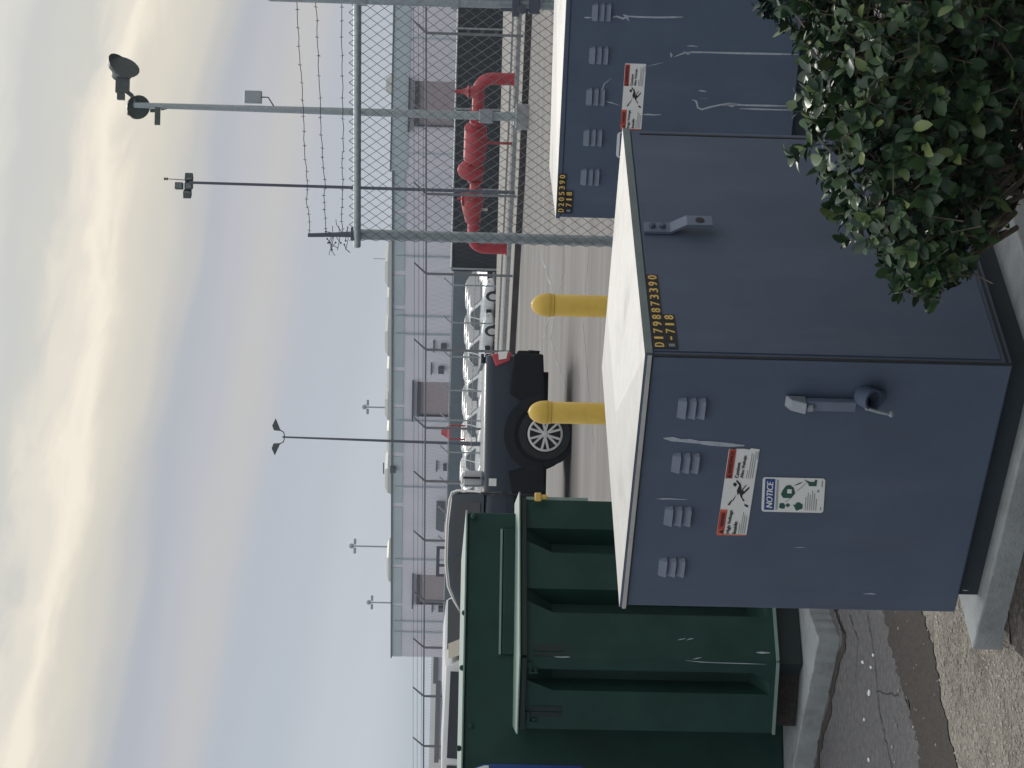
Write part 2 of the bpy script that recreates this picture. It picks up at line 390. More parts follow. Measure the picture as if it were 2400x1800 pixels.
# darker asphalt strip beside the pads, soil band, gravel verge
def wig(pts, a=6, n=10):
    out = []
    for (u0, v0), (u1, v1) in zip(pts, pts[1:]):
        for i in range(n): t = i / n; out.append((u0 + (u1 - u0) * t + rnd.uniform(-a, a), v0 + (v1 - v0) * t + rnd.uniform(-a, a)))
    return out + [pts[-1]]
lane = MB(); A = [Vector((-9, 9.2, 0)), Vector((3, 7.2, 0)), Vector((3, 14.5, 0)), Vector((-9, 14.5, 0))]
edge = wig([(520, 2040), (363, 2074), (260, 2093), (179, 2115), (124, 2134), (0, 2158), (-300, 2205)], 7)
edge2 = [(620, 2110), (360, 2163), (287, 2185), (152, 2207), (0, 2242), (-300, 2300)]
lane_pts = [G(u, v, .004) for u, v in edge]
lane.face(lane_pts + [Vector((-9, 15.5, .004)), Vector((2, 15.5, .004))])
structure('asphalt_strip', lane, 'asphalt_near')
sb = MB(); k = [G(u, v, .010) for u, v in edge]; sb.face([G(u, v, .010) for u, v in wig(edge2, 3)] + k[::-1])
structure('soil_strip', sb, 'soil')
gv = MB(); gv.face([G(u, v, .006) for u, v in edge2] + [Vector((-6, 5, .006)), Vector((3.5, 4.5, .006)), Vector((3.5, 10.5, .006))])
structure('gravel', gv, 'gravel')
mu = MB(); mu.face([G(u, v, .016) for u, v in wig([(292, 2366), (420, 2346), (700, 2410), (700, 2700), (120, 2700), (170, 2560), (215, 2440), (292, 2366)], 8)])
structure('mulch', mu, 'mulch')
mu = MB(); mu.face([Vector(q) for q in ((-7, -6, .012), (7, -6, .012), (7, 6.1, .012), (.45, 6.25, .012), (-7, 5.6, .012))]); structure('unseen_dark_ground', mu, 'mulch')  # unseen dark sheet round the viewer, added to darken the cabinet faces lower down
# loose stones and clods
st = MB()
def stone(p, r):
    k = len(st.v); n = 6
    for j, (q, h) in enumerate(((.75, -.2), (1, .25), (.55, .75))):
        st.v += [p + Vector((cos(2 * pi * i / n + j) * r * q * rnd.uniform(.7, 1.2), sin(2 * pi * i / n + j) * r * q * rnd.uniform(.7, 1.2), h * r)) for i in range(n)]
        if j:
            for i in range(n): i2 = (i + 1) % n; st.f.append((k + (j - 1) * n + i, k + (j - 1) * n + i2, k + j * n + i2, k + j * n + i))
    st.f.append(tuple(k + 2 * n + i for i in range(n)))
for i in range(4200):
    v = rnd.uniform(2090, 2470); u = rnd.uniform(-80, 420); p = G(u, v, .006)
    vb = 2242 - (79 * max(0, u) / 360)
    if v < vb + 8 and rnd.random() < .93: continue
    stone(p, rnd.choice((.002, .003, .003, .003, .004, .004, .005, .006, .009)))
tag(st.build('loose_stones', 'stone'), 'pale pebbles scattered over the gravel and soil beside the slate cabinet', 'pebbles', kind='stuff')
# scraps lying on the asphalt
for i, (x, y, sx, sy, lab) in enumerate(((915, 685, 12, 26, 'small white scrap nearest the green enclosure on dark asphalt'), (825, 745, 16, 34, 'white scrap beside the crumpled fragment on dark asphalt'),
      (895, 790, 12, 24, 'dull white crumb beside the larger scrap on dark asphalt'), (880, 1010, 20, 62, 'long white scrap, largest on the dark asphalt strip'),
      (838, 1240, 12, 26, 'white fragment midway down the dark asphalt toward the frame edge'), (876, 1590, 14, 40, 'white sliver at the frame edge on dark asphalt'))):
    p = G(1800 - (1350 + y / 3.687), 1800 + x / 3.687, .006); mb = MB(); w, h = sy / 3.687 * p.y / 5100, sx / 3.687 * 1.6 * p.y / 5100 * 3
    pol = [(w * (.5 * cos(a) + rnd.uniform(-.12, .12)), h * (.5 * sin(a) + rnd.uniform(-.12, .12))) for a in [q * pi / 4 for q in range(8)]]
    mb.prism(pol, p, (1, 0, 0), (0, 1, 0), (0, 0, 1), .006)
    tag(mb.build('litter_scrap', 'white_sticker'), lab, 'litter', 'white scraps on the asphalt strip')

def crack(name, pts, w, m, z):
    P = [G(u, v, z) for u, v in pts]; A = []; B = []
    Q = []
    for a, b in zip(P, P[1:]):
        n_ = 14
        for i in range(n_):
            q = a.lerp(b, i / n_); Q.append(q + Vector((rnd.uniform(-1, 1), rnd.uniform(-1, 1), 0)) * w * 1.6)
    Q.append(P[-1]); mb = MB()
    for i, q in enumerate(Q):
        t = (Q[min(i + 1, len(Q) - 1)] - Q[max(i - 1, 0)]).normalized(); nn = Vector((-t.y, t.x, 0)) * w * rnd.uniform(.5, 1.2); A.append(q + nn); B.append(q - nn)
    for i in range(len(Q) - 1): mb.face([A[i], A[i + 1], B[i + 1], B[i]])
    structure(name, mb, m)
for pts, w in (([(1270, 1250), (1100, 1300), (960, 1260)], .03), ([(1330, 1310), (1180, 1322), (1000, 1290), (820, 1345)], .025), ([(1330, 1390), (1050, 1365), (760, 1390)], .018)): crack('sealed_crack', pts, w, 'concrete', .004)
for pts, w in (([(365, 2032), (250, 2050), (130, 2060), (0, 2090)], .004), ([(360, 1990), (300, 2010), (210, 2004)], .003), ([(180, 2052), (170, 2105)], .003)): crack('asphalt_crack', pts, w, 'black', .0075)
Z_ = Vector((0, 0, 1))
# far kerb and the pale pavement strip behind it
kp = [(1900, 1253), (1719, 1245), (1393, 1231), (1160, 1218), (984, 1208), (760, 1196), (500, 1186), (0, 1165), (-200, 1158)]
kq = [G(u, v, 0) for u, v in kp]
pv = MB(); kb = [p + Vector((.08, .14, 0)) for p in kq]
pv.prism([(p.x, p.y) for p in kb] + [(-25, 68.6), (26, 67.5)], (0, 0, 0), (1, 0, 0), (0, 1, 0), (0, 0, 1), .15)
structure('pavement', pv, 'concrete_far')
kc = MB()
for a, b in zip(kq, kq[1:]):
    d = Vector((.08, .14, 0)); kc.hexa([a, b, b + d, a + d, a + Vector((0, .02, .146)), b + Vector((0, .02, .146)), b + d + Vector((0, 0, .146)), a + d + Vector((0, 0, .146))])
structure('kerb', kc, 'kerb_dark')

for off, wd, m_, hh in ((2.3, .16, 'concrete', .10), (5.2, .9, 'kerb_mid', .006), (8.0, .25, 'concrete', .05)):
    eb = MB(); d = Vector((.22, .97, 0))
    for a, b in zip(kq, kq[1:]):
        if b.x < -6: break
        eb.box(a + d * off + Z_ * .15, b - a, d * wd, Z_ * hh)
    structure('pavement_edging', eb, m_)
# ------------------------------------------------------------------ the front slate cabinet
a_ = .6709; C1 = Vector((.1021, 6.89, 0)); W1, D1, H1, Z1 = 1.1041, 1.349, 1.18, .19
eL = Vector((-cos(a_), sin(a_), 0)); eR = Vector((sin(a_), cos(a_), 0)); Z = Vector((0, 0, 1))
pad = MB(); pz = .11
pc = C1 - eL * .16 - eR * .035
pad.box(pc - Z * .02, eL * (W1 + .31), eR * (D1 + .3), Z * (pz + .02))
tag(pad.build('concrete_pad', 'concrete', bevel=.008), 'pale concrete pad under the front slate cabinet', 'concrete pad')
def cabinet(c, w, d, h, z0, label, hip=.035):
    t = thing('utility_cabinet', c + Z * z0, label, 'utility cabinet', 'slate grey utility cabinets')
    mb = MB(); mb.box(c + Z * z0, eL * w, eR * d, Z * (h - .024)); mb.build('body', 'slate_paint', t, bevel=.006)
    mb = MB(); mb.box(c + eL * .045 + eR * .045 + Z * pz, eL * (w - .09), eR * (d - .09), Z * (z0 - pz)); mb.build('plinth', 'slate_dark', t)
    mb = MB(); ov = .005; o = c - eL * ov - eR * ov + Z * (z0 + h - .024)
    mb.box(o, eL * (w + 2 * ov), eR * (d + 2 * ov), Z * .024); mb.build('lid_rim', 'slate_paint', t, bevel=.003)
    mb = MB(); o = o + Z * .025
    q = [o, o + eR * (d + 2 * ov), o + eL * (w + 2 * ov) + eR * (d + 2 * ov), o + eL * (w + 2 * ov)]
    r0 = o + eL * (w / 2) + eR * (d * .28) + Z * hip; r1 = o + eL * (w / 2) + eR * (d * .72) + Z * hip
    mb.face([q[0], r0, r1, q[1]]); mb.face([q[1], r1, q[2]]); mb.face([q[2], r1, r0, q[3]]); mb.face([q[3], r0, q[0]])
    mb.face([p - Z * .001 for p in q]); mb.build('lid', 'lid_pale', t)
    return t
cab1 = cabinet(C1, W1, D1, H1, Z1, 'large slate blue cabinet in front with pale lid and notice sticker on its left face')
LF = Face(C1 + eL * W1 + Z * Z1, -eL, -eR)
RF = Face(C1 + Z * Z1, eR, -eL)
# white highlight strip of the folded lid along the top of the left face, corner flange, seams
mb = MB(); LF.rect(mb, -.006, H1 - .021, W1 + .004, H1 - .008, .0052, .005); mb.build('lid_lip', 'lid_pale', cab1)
mb = MB(); RF.rect(mb, .004, H1 - .024, D1, H1 - .001, .0052, .0025); mb.build('lid_edge', 'lid_edge', cab1)
mb = MB(); LF.rect(mb, W1 - .075, .004, W1 - .004, H1 - .028, 0, .0035); mb.build('corner_flange', 'slate_paint', cab1, bevel=.002)
mb = MB(); RF.rect(mb, -.004, .0, .006, H1 - .026, .0, .0022); mb.build('door_gap', 'black', cab1)
mb = MB(); RF.rect(mb, .02, .035, D1 - .04, H1 - .030, 0, .005); door = mb.build('door', 'slate_paint', cab1, bevel=.003)
mb = MB(); RF.rect(mb, .012, .012, D1 - .01, .022, 0, .0022); RF.rect(mb, D1 - .03, .02, D1 - .022, H1 - .06, 0, .002); mb.build('door_gap', 'black', cab1)

def vent(face, cx, cy, w, parent):
    mb = MB(); hh = w * .30
    for i in range(3):
        b = cy + (1 - i) * w * .335; n = 6
        top = [(-w / 2 + .006, b + hh * .45, 0), (-w / 2 + .014, b + hh * .5, .001), (w / 2 - .014, b + hh * .5, .001), (w / 2 - .006, b + hh * .45, 0)]
        bot = [(-w / 2, b - hh * .42, .001), (-w / 2 + .01, b - hh * .5, .015), (w / 2 - .01, b - hh * .5, .015), (w / 2, b - hh * .42, .001)]
        P = [face.pt(cx + x, y, o) for x, y, o in top]; Q = [face.pt(cx + x, y, o) for x, y, o in bot]
        for j in range(3): mb.face([P[j], P[j + 1], Q[j + 1], Q[j]])
        mb.face([Q[0], Q[1], Q[2], Q[3]])
    return mb.build('vent', 'slate_light', parent)  # paler slate puts the sky light caught by the slats into their colour
for x, y in ((1493, 882), (1480, 1000), (1463, 1115), (1450, 1225)):
    s, t_ = LF.dp(x, y); vent(LF, s, t_, .092, cab1)

def quad(face, dps):                                               # polygon on a face from display positions
    return [face.dp(x, y) for x, y in dps]
def bilerp(q, a, b):                                               # q: bl, br, tr, tl
    (x0, y0), (x1, y1), (x2, y2), (x3, y3) = q
    return ((1 - a) * (1 - b) * x0 + a * (1 - b) * x1 + a * b * x2 + (1 - a) * b * x3, (1 - a) * (1 - b) * y0 + a * (1 - b) * y1 + a * b * y2 + (1 - a) * b * y3)
class Sticker:
    def __init__(s, face, a0, b0, w, h, tilt, name, parent, m='white_sticker', torn=False, off0=.001):
        s.f, s.a0, s.b0, s.w, s.h, s.k = face, a0, b0, w, h, tilt; s.off = off0 + .002
        n = 12; pol = []
        r = .05 * h
        for (cx, cy, st_) in ((w - r, r, -90), (w - r, h - r, 0), (r, h - r, 90), (r, r, 180)):
            for i in range(4): an = R_(st_ + 30 * i); pol.append((cx + r * cos(an), cy + r * sin(an)))
        if torn:
            pol = [p for p in pol if not (p[0] > w * .9)]
            pol = [(w * .99, 0.01 * h), (w, h * .28), (w * .985, h * .34), (w * .993, h * .5), (w * .99, h * .75), (w * .982, h * .8), (w * .985, h)] + pol
        mb = MB(); face.plate(mb, [s.T(*p) for p in pol], off0, .0015); s.o = mb.build(name, m, parent)
    def T(s, x, y): return (s.a0 + x, s.b0 + y + s.k * x)
    def rect(s, mb, x0, y0, x1, y1, off=0): s.f.plate(mb, [s.T(x0 * s.w, y0 * s.h), s.T(x1 * s.w, y0 * s.h), s.T(x1 * s.w, y1 * s.h), s.T(x0 * s.w, y1 * s.h)], s.off + off, .0006)
    def poly(s, mb, pts, off=0): s.f.plate(mb, [s.T(x * s.w, y * s.h) for x, y in pts], s.off + off, .0006)
    def text(s, mb, t, x, y, w, h, off=.0008, slant=0, bold=0):
        k = len(mb.v); V, P = text_tris(t)
        x0, x1 = min(v[0] for v in V), max(v[0] for v in V); y0, y1 = min(v[1] for v in V), max(v[1] for v in V)
        for d in ((0, bold * s.h) if bold else (0,)):
            k = len(mb.v)
            for X, Y in V:
                a, b = s.T(x * s.w + d + (X - x0) / (x1 - x0) * w * s.w + slant * (Y - y0) / (y1 - y0) * h * s.h, y * s.h + (Y - y0) / (y1 - y0) * h * s.h)
                mb.v.append(s.f.pt(a, b, s.off + off + d * .02))
            mb.f += [tuple(k + i for i in p) for p in P]

def warning_label(face, a0, b0, w, h, tilt, parent, torn=False, off0=.001):
    S = Sticker(face, a0, b0, w, h, tilt, 'warning_label', parent, torn=torn, off0=off0)
    mb = MB(); S.rect(mb, .0, .76, .30, 1.0); S.rect(mb, .0, .0, .012, .8) ; mb.build('warning_band', 'orange', S.o)
    mb = MB(); S.rect(mb, .07, .775, .275, .985, .0007); mb.build('band_patch', 'redband', S.o)
    mb = MB(); S.rect(mb, .66, .76, .985, .985); mb.build('warning_band', 'redband', S.o)
    mb = MB()
    S.text(mb, 'WARNING', .10, .82, .16, .11, .0016, bold=.02); S.poly(mb, [(.02, .8), (.07, .8), (.045, .95)], .0016)
    S.text(mb, 'ADVERTENCIA', .71, .82, .25, .11, .0016, bold=.02); S.poly(mb, [(.665, .8), (.705, .8), (.685, .95)], .0016)
    S.text(mb, 'High Voltage', .02, .55, .27, .15, bold=.03); S.text(mb, 'Inside', .02, .36, .14, .13, bold=.03)
    S.text(mb, 'Contiene', .665, .56, .17, .13, bold=.03); S.text(mb, 'Alto Voltaje', .665, .37, .25, .14, bold=.03)
    # falling figure and lightning bolt
    S.poly(mb, [(.40, .28), (.44, .33), (.50, .46), (.60, .26), (.575, .27), (.53, .36), (.515, .30), (.575, .16), (.55, .15), (.49, .29), (.455, .40), (.41, .24)])
    S.poly(mb, [(.47, .5), (.52, .55), (.585, .50), (.63, .62), (.645, .60), (.60, .45), (.545, .40), (.50, .44)])
    S.poly(mb, [(.565, .62), (.585, .7), (.61, .69), (.612, .61), (.59, .57)])
    S.poly(mb, [(.36, .78), (.42, .66), (.41, .65), (.48, .54), (.405, .61), (.415, .63), (.35, .72)])
    S.poly(mb, [(.33, .1), (.355, .1), (.375, .25), (.36, .2), (.355, .24), (.34, .17)])
    mb.build('lettering', 'ink', S.o)
    mb = MB()
    for i in range(4): S.rect(mb, .025, .27 - i * .065, .025 + (.12, .25, .22, .2)[i], .29 - i * .065)
    mb.build('small_print', 'greyink', S.o); mb = MB()
    for i in range(4): S.rect(mb, .665, .29 - i * .065, .665 + (.09, .28, .27, .3)[i], .31 - i * .065)
    mb.build('small_print', 'greyink', S.o); mb = MB(); S.rect(mb, .88, .03, .97, .05)
    mb.build('small_print', 'greyink', S.o)
    return S
bl = LF.dp(1612, 1156); br = LF.dp(1642, 968); tl = LF.dp(1548, 1150); tr = LF.dp(1578, 967)
w_ = br[0] - bl[0]; h_ = tl[1] - bl[1]; warning_label(LF, bl[0], bl[1], w_, h_, (br[1] - bl[1]) / w_, cab1, torn=True)

def notice_label(face, a0, b0, w, h, tilt, parent, off0=.001):
    S = Sticker(face, a0, b0, w, h, tilt, 'notice_label', parent, off0=off0)
    mb = MB(); S.rect(mb, .06, .80, .96, .96); mb.build('notice_band', 'blueband', S.o)
    mb = MB(); S.text(mb, 'NOTICE', .12, .83, .74, .10, .0016, slant=.2, bold=.012); mb.build('notice_lettering', 'white_sticker', S.o)
    mb = MB()
    S.poly(mb, [(.42, .66), (.42, .53), (.56, .47), (.72, .50), (.80, .56), (.78, .62), (.66, .67), (.52, .70)])
    S.poly(mb, [(.10, .68), (.14, .72), (.26, .71), (.27, .65), (.2, .62), (.11, .63)]); S.poly(mb, [(.14, .58), (.21, .62), (.27, .58), (.21, .54)])
    S.poly(mb, [(.05, .44), (.12, .34), (.24, .34), (.30, .40), (.29, .44), (.21, .47), (.24, .50), (.15, .47)])
    S.poly(mb, [(.78, .26), (.78, .14), (.95, .13), (.97, .16), (.9, .18), (.9, .24), (.96, .34), (.85, .27)])
    S.poly(mb, [(.78, .50), (.86, .42), (.90, .36), (.84, .40), (.80, .45)])
    mb.build('pictograms', 'icongreen', S.o)
    mb = MB(); S.rect(mb, .56, .53, .68, .60, .0007); mb.build('pictogram_patch', 'white_sticker', S.o)
    mb = MB()
    for i in range(2): S.rect(mb, .06, .765 - i * .018, .94, .774 - i * .018)
    mb.build('small_print', 'greyink', S.o); mb = MB()
    for i in range(6): S.rect(mb, .07, .29 - i * .034, .07 + (.38, .52, .46, .58, .50, .34)[i], .30 - i * .034)
    mb.build('small_print', 'greyink', S.o)
    for q in ((.08, .04, .17, .055), (.76, .04, .94, .055), (.60, .09, .67, .12)): mb = MB(); S.rect(mb, *q); mb.build('small_print', 'greyink', S.o)
    mb = MB(); S.poly(mb, [(.3, .62), (.42, .53), (.425, .537), (.305, .627)]); mb.build('leader_line', 'greyink', S.o); mb = MB(); S.poly(mb, [(.62, .44), (.86, .30), (.865, .307), (.625, .447)])
    mb.build('leader_line', 'greyink', S.o)
    return S
bl = LF.dp(1778, 1107); br = LF.dp(1783, 1033); tl = LF.dp(1644, 1107)
w_ = br[0] - bl[0]; notice_label(LF, bl[0], bl[1], w_, tl[1] - bl[1], (br[1] - bl[1]) / w_, cab1)

# handle bar with pivot block, and the padlock cup below it
s, t_ = LF.dp(1712, 863); s2, t2 = LF.dp(1850, 870)
mb = MB(); hw = .022
P = [LF.pt(s + dx, t_ + dy, o) for dx, dy, o in ((-hw, -.04, .006), (hw, -.04, .006), (hw, -.04, .05), (-hw, -.04, .05), (-hw, .026, .006), (hw, .026, .006), (hw, .008, .032), (-hw, .008, .032))]
mb.hexa([P[0], P[1], P[2], P[3], P[4], P[5], P[6], P[7]]); hd = mb.build('handle', 'steel_dull', cab1, bevel=.004)
mb = MB(); LF.rect(mb, s - hw * .9, t2 + .005, s + hw * .9, t_ - .04, .012, .022); mb.build('handle_bar', 'slate_light', hd, bevel=.004)
mb = MB(); b_, c_ = LF.dp(1748, 866); mb.lathe(LF.pt(b_, c_, .03), LF.n, [(.015, 0), (.015, .010), (.009, .015)], 6); mb.build('bolt', 'steel_dull', hd)
mb = MB(); b_, c_ = LF.dp(1873, 852); ax = (LF.n * .75 - Z * .42 + LF.ex * .28).normalized()
mb.lathe(LF.pt(b_, c_ + .015, .004), ax, [(.036, 0), (.036, .06), (.028, .06), (.027, .02)], 20); cup = mb.build('lock_cup', 'slate_paint', cab1, smooth=40)
mb = MB(); mb.lathe(LF.pt(b_, c_ + .015, .004) + ax * .018, ax, [(.026, 0), (.026, .006)], 16); mb.build('cup_opening', 'black', cup)
p0 = LF.pt(b_, c_ + .012, .03)
mb = MB(); mb.box(LF.pt(b_ - .028, c_ - .055, .001), LF.ex * .05, LF.n * .02, Z * .05); mb.build('lock_plate', 'slate_paint', cup, bevel=.004)
mb = MB(); mb.tube([p0 + LF.n * .035 + Z * .002 - LF.ex * .004, p0 + LF.n * .045 - Z * .045 - LF.ex * .012, p0 + LF.n * .045 - Z * .075 - LF.ex * .018], [.006, .0055, .006], 6)
mb.ball(p0 + LF.n * .045 - Z * .083 - LF.ex * .018, .011, 8, (1, .5, 1)); mb.build('padlock_shackle', 'galv', cup, smooth=60)
# scrapes of worn paint
def scrape(par, face, dps, w0, off=.0005):
    mb = MB()
    P = [face.dp(x, y) for x, y in dps]; n = len(P); up_, dn = [], []
    for i, (a, b) in enumerate(P):
        t = Vector(P[min(i + 1, n - 1)]) - Vector(P[max(i - 1, 0)]); t.normalize(); nn = Vector((-t.y, t.x))
        k = (1 if 0 < i < n - 1 else .25) * w0 * rnd.uniform(.6, 1.15)
        up_.append((a + nn.x * k, b + nn.y * k)); dn.append((a - nn.x * k, b - nn.y * k))
    for i in range(n - 1):
        mb.face([face.pt(*q, off) for q in (up_[i], up_[i + 1], dn[i + 1], dn[i])])
    mb.build('paint_scrape', 'scrape', par, recalc=False)
scrape(cab1, LF, [(1433, 946), (1452, 948), (1470, 951), (1490, 952), (1510, 955), (1530, 957), (1555, 959), (1580, 961), (1608, 962)], .009, .0012)
scrape(cab1, LF, [(1418, 1077), (1432, 1077), (1448, 1077), (1466, 1078), (1485, 1079)], .0035, .0012)
scrape(cab1, LF, [(1864, 1282), (1872, 1282), (1882, 1282), (1893, 1283)], .003, .0012)
scrape(cab1, LF, [(2158, 1334), (2170, 1333), (2185, 1335), (2205, 1335), (2220, 1336)], .005, .0012)
scrape(cab1, LF, [(1716, 1183), (1728, 1182), (1740, 1183)], .0025, .0012)
scrape(cab1, LF, [(2078, 1274), (2084, 1275), (2092, 1275)], .002, .0012)

# hasp on the right face
mb = MB(); s0, t0 = RF.dp(1391, 503); s1, t1 = RF.dp(1447, 503); s2, t2 = RF.dp(1480, 497); s3, t3 = RF.dp(1534, 494); hw = .028
sm = (s0 + s1) / 2 + .01
pr = [(t0, .008), (t1, .008), (t2, .040), (t3, .040)]
Q = []
for th in (0, .010):
    for (t, o) in pr: Q.append((t, o + th))
for i in range(3):
    (ta, oa), (tb, ob) = pr[i], pr[i + 1]
    mb.hexa([RF.pt(sm - hw, ta, oa), RF.pt(sm + hw, ta, oa), RF.pt(sm + hw, tb, ob), RF.pt(sm - hw, tb, ob),
             RF.pt(sm - hw, ta, oa + .010), RF.pt(sm + hw, ta, oa + .010), RF.pt(sm + hw, tb, ob + .010), RF.pt(sm - hw, tb, ob + .010)])
hs = mb.build('hasp', 'slate_light', cab1)
mb = MB()
for x in (1408, 1430):
    a, b = RF.dp(x, 503); mb.lathe(RF.pt(sm, b, .018), RF.n, [(.012, 0), (.012, .012), (.006, .014)], 6)
mb.build('bolts', 'slate_paint', hs)
mb = MB(); a, b = RF.dp(1508, 495); mb.lathe(RF.pt(sm, b, .0485), RF.n, [(.016, 0), (.016, .003)], 14); mb.build('eye_slot', 'black', hs)

# black tiles with yellow digits
def tiles(face, chars, a0, b0, tw, th, tilt, parent, off0=.0065):
    for i, c in enumerate(chars):
        a = a0 + i * tw; b = b0 + tilt * i * tw
        mb = MB(); face.rect(mb, a + .0006, b, a + tw - .0006, b + th, off0, .0012); o = mb.build('number_tile', 'black', parent)
        mb = MB()
        if c == '#': face.rect(mb, a + tw * .3, b + th * .25, a + tw * .7, b + th * .75, off0 + .0014, .0004); mb.build('digit', 'greyink', o)
        elif c == '-': face.rect(mb, a + tw * .25, b + th * .42, a + tw * .75, b + th * .56, off0 + .0014, .0004); mb.build('digit', 'yellow_digit', o)
        else:
            w = tw * (.26 if c == '1' else .56)
            face.text(mb, c, a + (tw - w) / 2, b + th * .12, w, th * .76, off0 + .0016, bold=tw * (.04 if c == '1' else .08)); mb.build('digit', 'yellow_digit', o)
s0, t0 = RF.dp(1438, 757); s1, t1 = RF.dp(1418, 597); sx, tx = RF.dp(1412, 757)
tw = (s1 - s0) / 11; th = (tx - t0)
tiles(RF, 'D1798873390', s0, t0, tw, th, 0, cab1)
tiles(RF, '#-718', s0, t0 - th * 1.04, tw, th, 0, cab1)

# ------------------------------------------------------------------ the second slate cabinet, further right
a2 = R_(24); eL, eR = Vector((-cos(a2), sin(a2), 0)), Vector((sin(a2), cos(a2), 0))
W2, D2, H2, Z2 = 2.1, .85, 1.22, .19
P2 = ux(1299, 11.56)
C2 = P2 - eL * W2
pad = MB(); pad.box(C2 - eL * .12 - eR * .05 - Z * .02, eL * (W2 + .25), eR * (D2 + .2), Z * .13)
tag(pad.build('concrete_pad', 'concrete', bevel=.008), 'concrete pad under the long slate cabinet behind the shrub', 'concrete pad')
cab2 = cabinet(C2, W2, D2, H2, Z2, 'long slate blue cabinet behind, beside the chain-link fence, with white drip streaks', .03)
F2 = Face(P2 + Z * Z2, -eL, -eR)
for x, y in ((1299, 27), (1293, 120), (1286, 210), (1280, 298), (1274, 383)):
    s, t_ = F2.dp(x, y); vent(F2, s, t_, .10, cab2)
bl = F2.dp(1385, 280); br = F2.dp(1396, 138); tl = F2.dp(1340, 279)
w_ = br[0] - bl[0]; warning_label(F2, bl[0], bl[1], w_, tl[1] - bl[1], (br[1] - bl[1]) / w_, cab2)
bl = F2.dp(1490, 345); tl = F2.dp(1330, 344); br = F2.dp(1492, 289)
w_ = br[0] - bl[0]; notice_label(F2, bl[0], bl[1], w_, tl[1] - bl[1], 0, cab2)
s0, t0 = F2.dp(1219, 460); s1, t1 = F2.dp(1219, 375); sx, tx = F2.dp(1203, 460)
tw = (s1 - s0) / 7; th = tx - t0
tiles(F2, 'D205390', s0, t0, tw, th, 0, cab2, .0062); tiles(F2, '#718', s0, t0 - th * 1.03, tw, th, 0, cab2, .0062)
mb = MB()
Zm = lambda pts: [(((1200 + x / 3.687)) / 1.08499, (y / 3.687) / 1.08499) for x, y in pts]
for pts, w0 in (([(870, 150), (900, 140), (960, 160), (1000, 140), (1100, 146), (1250, 150), (1400, 148), (1478, 146)], .006), ([(960, 125), (985, 140), (1010, 180)], .008),
                ([(1370, 450), (1378, 475), (1375, 500)], .005), ([(1400, 492), (1450, 470), (1500, 455), (1560, 450), (1700, 452), (1900, 458), (2100, 462), (2300, 466), (2480, 470)], .005),
                ([(1480, 448), (1520, 460), (1560, 450)], .009), ([(1510, 398), (1550, 395), (1610, 402)], .004), ([(1555, 860), (1590, 872), (1600, 900), (1605, 930), (1640, 945), (1710, 925), (1800, 905), (1880, 898), (2000, 908), (2200, 912), (2400, 916)], .006),
                ([(1965, 938), (2100, 942), (2300, 948), (2420, 950)], .006), ([(1840, 900), (1900, 910), (1950, 900)], .012), ([(1610, 782), (1640, 785), (1680, 790)], .006), ([(1620, 850), (1690, 852)], .003),
                ([(1130, 990), (1170, 988), (1230, 992), (1290, 990)], .005), ([(860, 675), (800, 720), (770, 790), (765, 850)], .0035), ([(800, 872), (850, 885), (930, 910)], .003), ([(1165, 572), (1240, 555), (1310, 540)], .002), ([(620, 150), (650, 152), (690, 150)], .004)):
    scrape(cab2, F2, Zm(pts), w0, .0012)
mb = MB(); F2.rect(mb, .03, .03, W2 * .98, H2 - .03, 0, .0008); mb.build('door', 'slate_paint', cab2)
mb = MB(); F2.rect(mb, W2 * .99, .0, W2 * .99 + .008, H2 - .03, 0, .0022); mb.build('door_gap', 'black', cab2)

# ------------------------------------------------------------------ the green transformer enclosure
gt_corner = [ux(97, 11.15), ux(265, 11.06), ux(634, 11.58)]
tr = thing('transformer_enclosure', ux(300, 11.8), 'large dark green steel transformer enclosure with ribbed front beside the slate cabinet', 'transformer')
A, B = ux(-260, 11.42), ux(602, 11.98); bx = (B - A).normalized(); by = Vector((-bx.y, bx.x, 0)); Lb = (B - A).length
mb = MB(); mb.box(A + Z * .11, bx * Lb, by * 1.3, Z * 1.72); mb.build('tank', 'green_paint', tr, bevel=.012)
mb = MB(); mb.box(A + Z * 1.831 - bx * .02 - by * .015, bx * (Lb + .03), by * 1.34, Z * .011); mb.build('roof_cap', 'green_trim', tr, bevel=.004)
TF = Face(A, bx, -by)
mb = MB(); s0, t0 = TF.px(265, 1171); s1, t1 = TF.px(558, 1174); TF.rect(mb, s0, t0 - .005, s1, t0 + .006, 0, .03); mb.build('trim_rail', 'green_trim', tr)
mb = MB(); TF.rect(mb, s0, t0 - .085, s1, t0 - .012, 0, .03); mb.build('ledge', 'green_paint', tr, bevel=.005)
mb = MB()
for (x, y) in ((1055, 1240 / 3.687), (1065, 320), (1045, 795), (1120, 1300), (1015, 1490)):
    if y < 340 and x == 1055: continue
    s_, t__ = TF.px(1800 - (1350 + y / 3.687), 800 + x / 3.687); mb = MB(); mb.lathe(TF.pt(s_, t__, 0), TF.n, [(.016, 0), (.016, .008), (.008, .014)], 10); mb.build('bolt_head', 'green_paint', tr)
mb = MB(); s_, t__ = TF.px(602 - 14, 1110); mb.lathe(TF.pt(s_, t__, 0), TF.n, [(.018, 0), (.018, .03), (.01, .04)], 10)
mb.build('bolt_head', 'green_paint', tr)
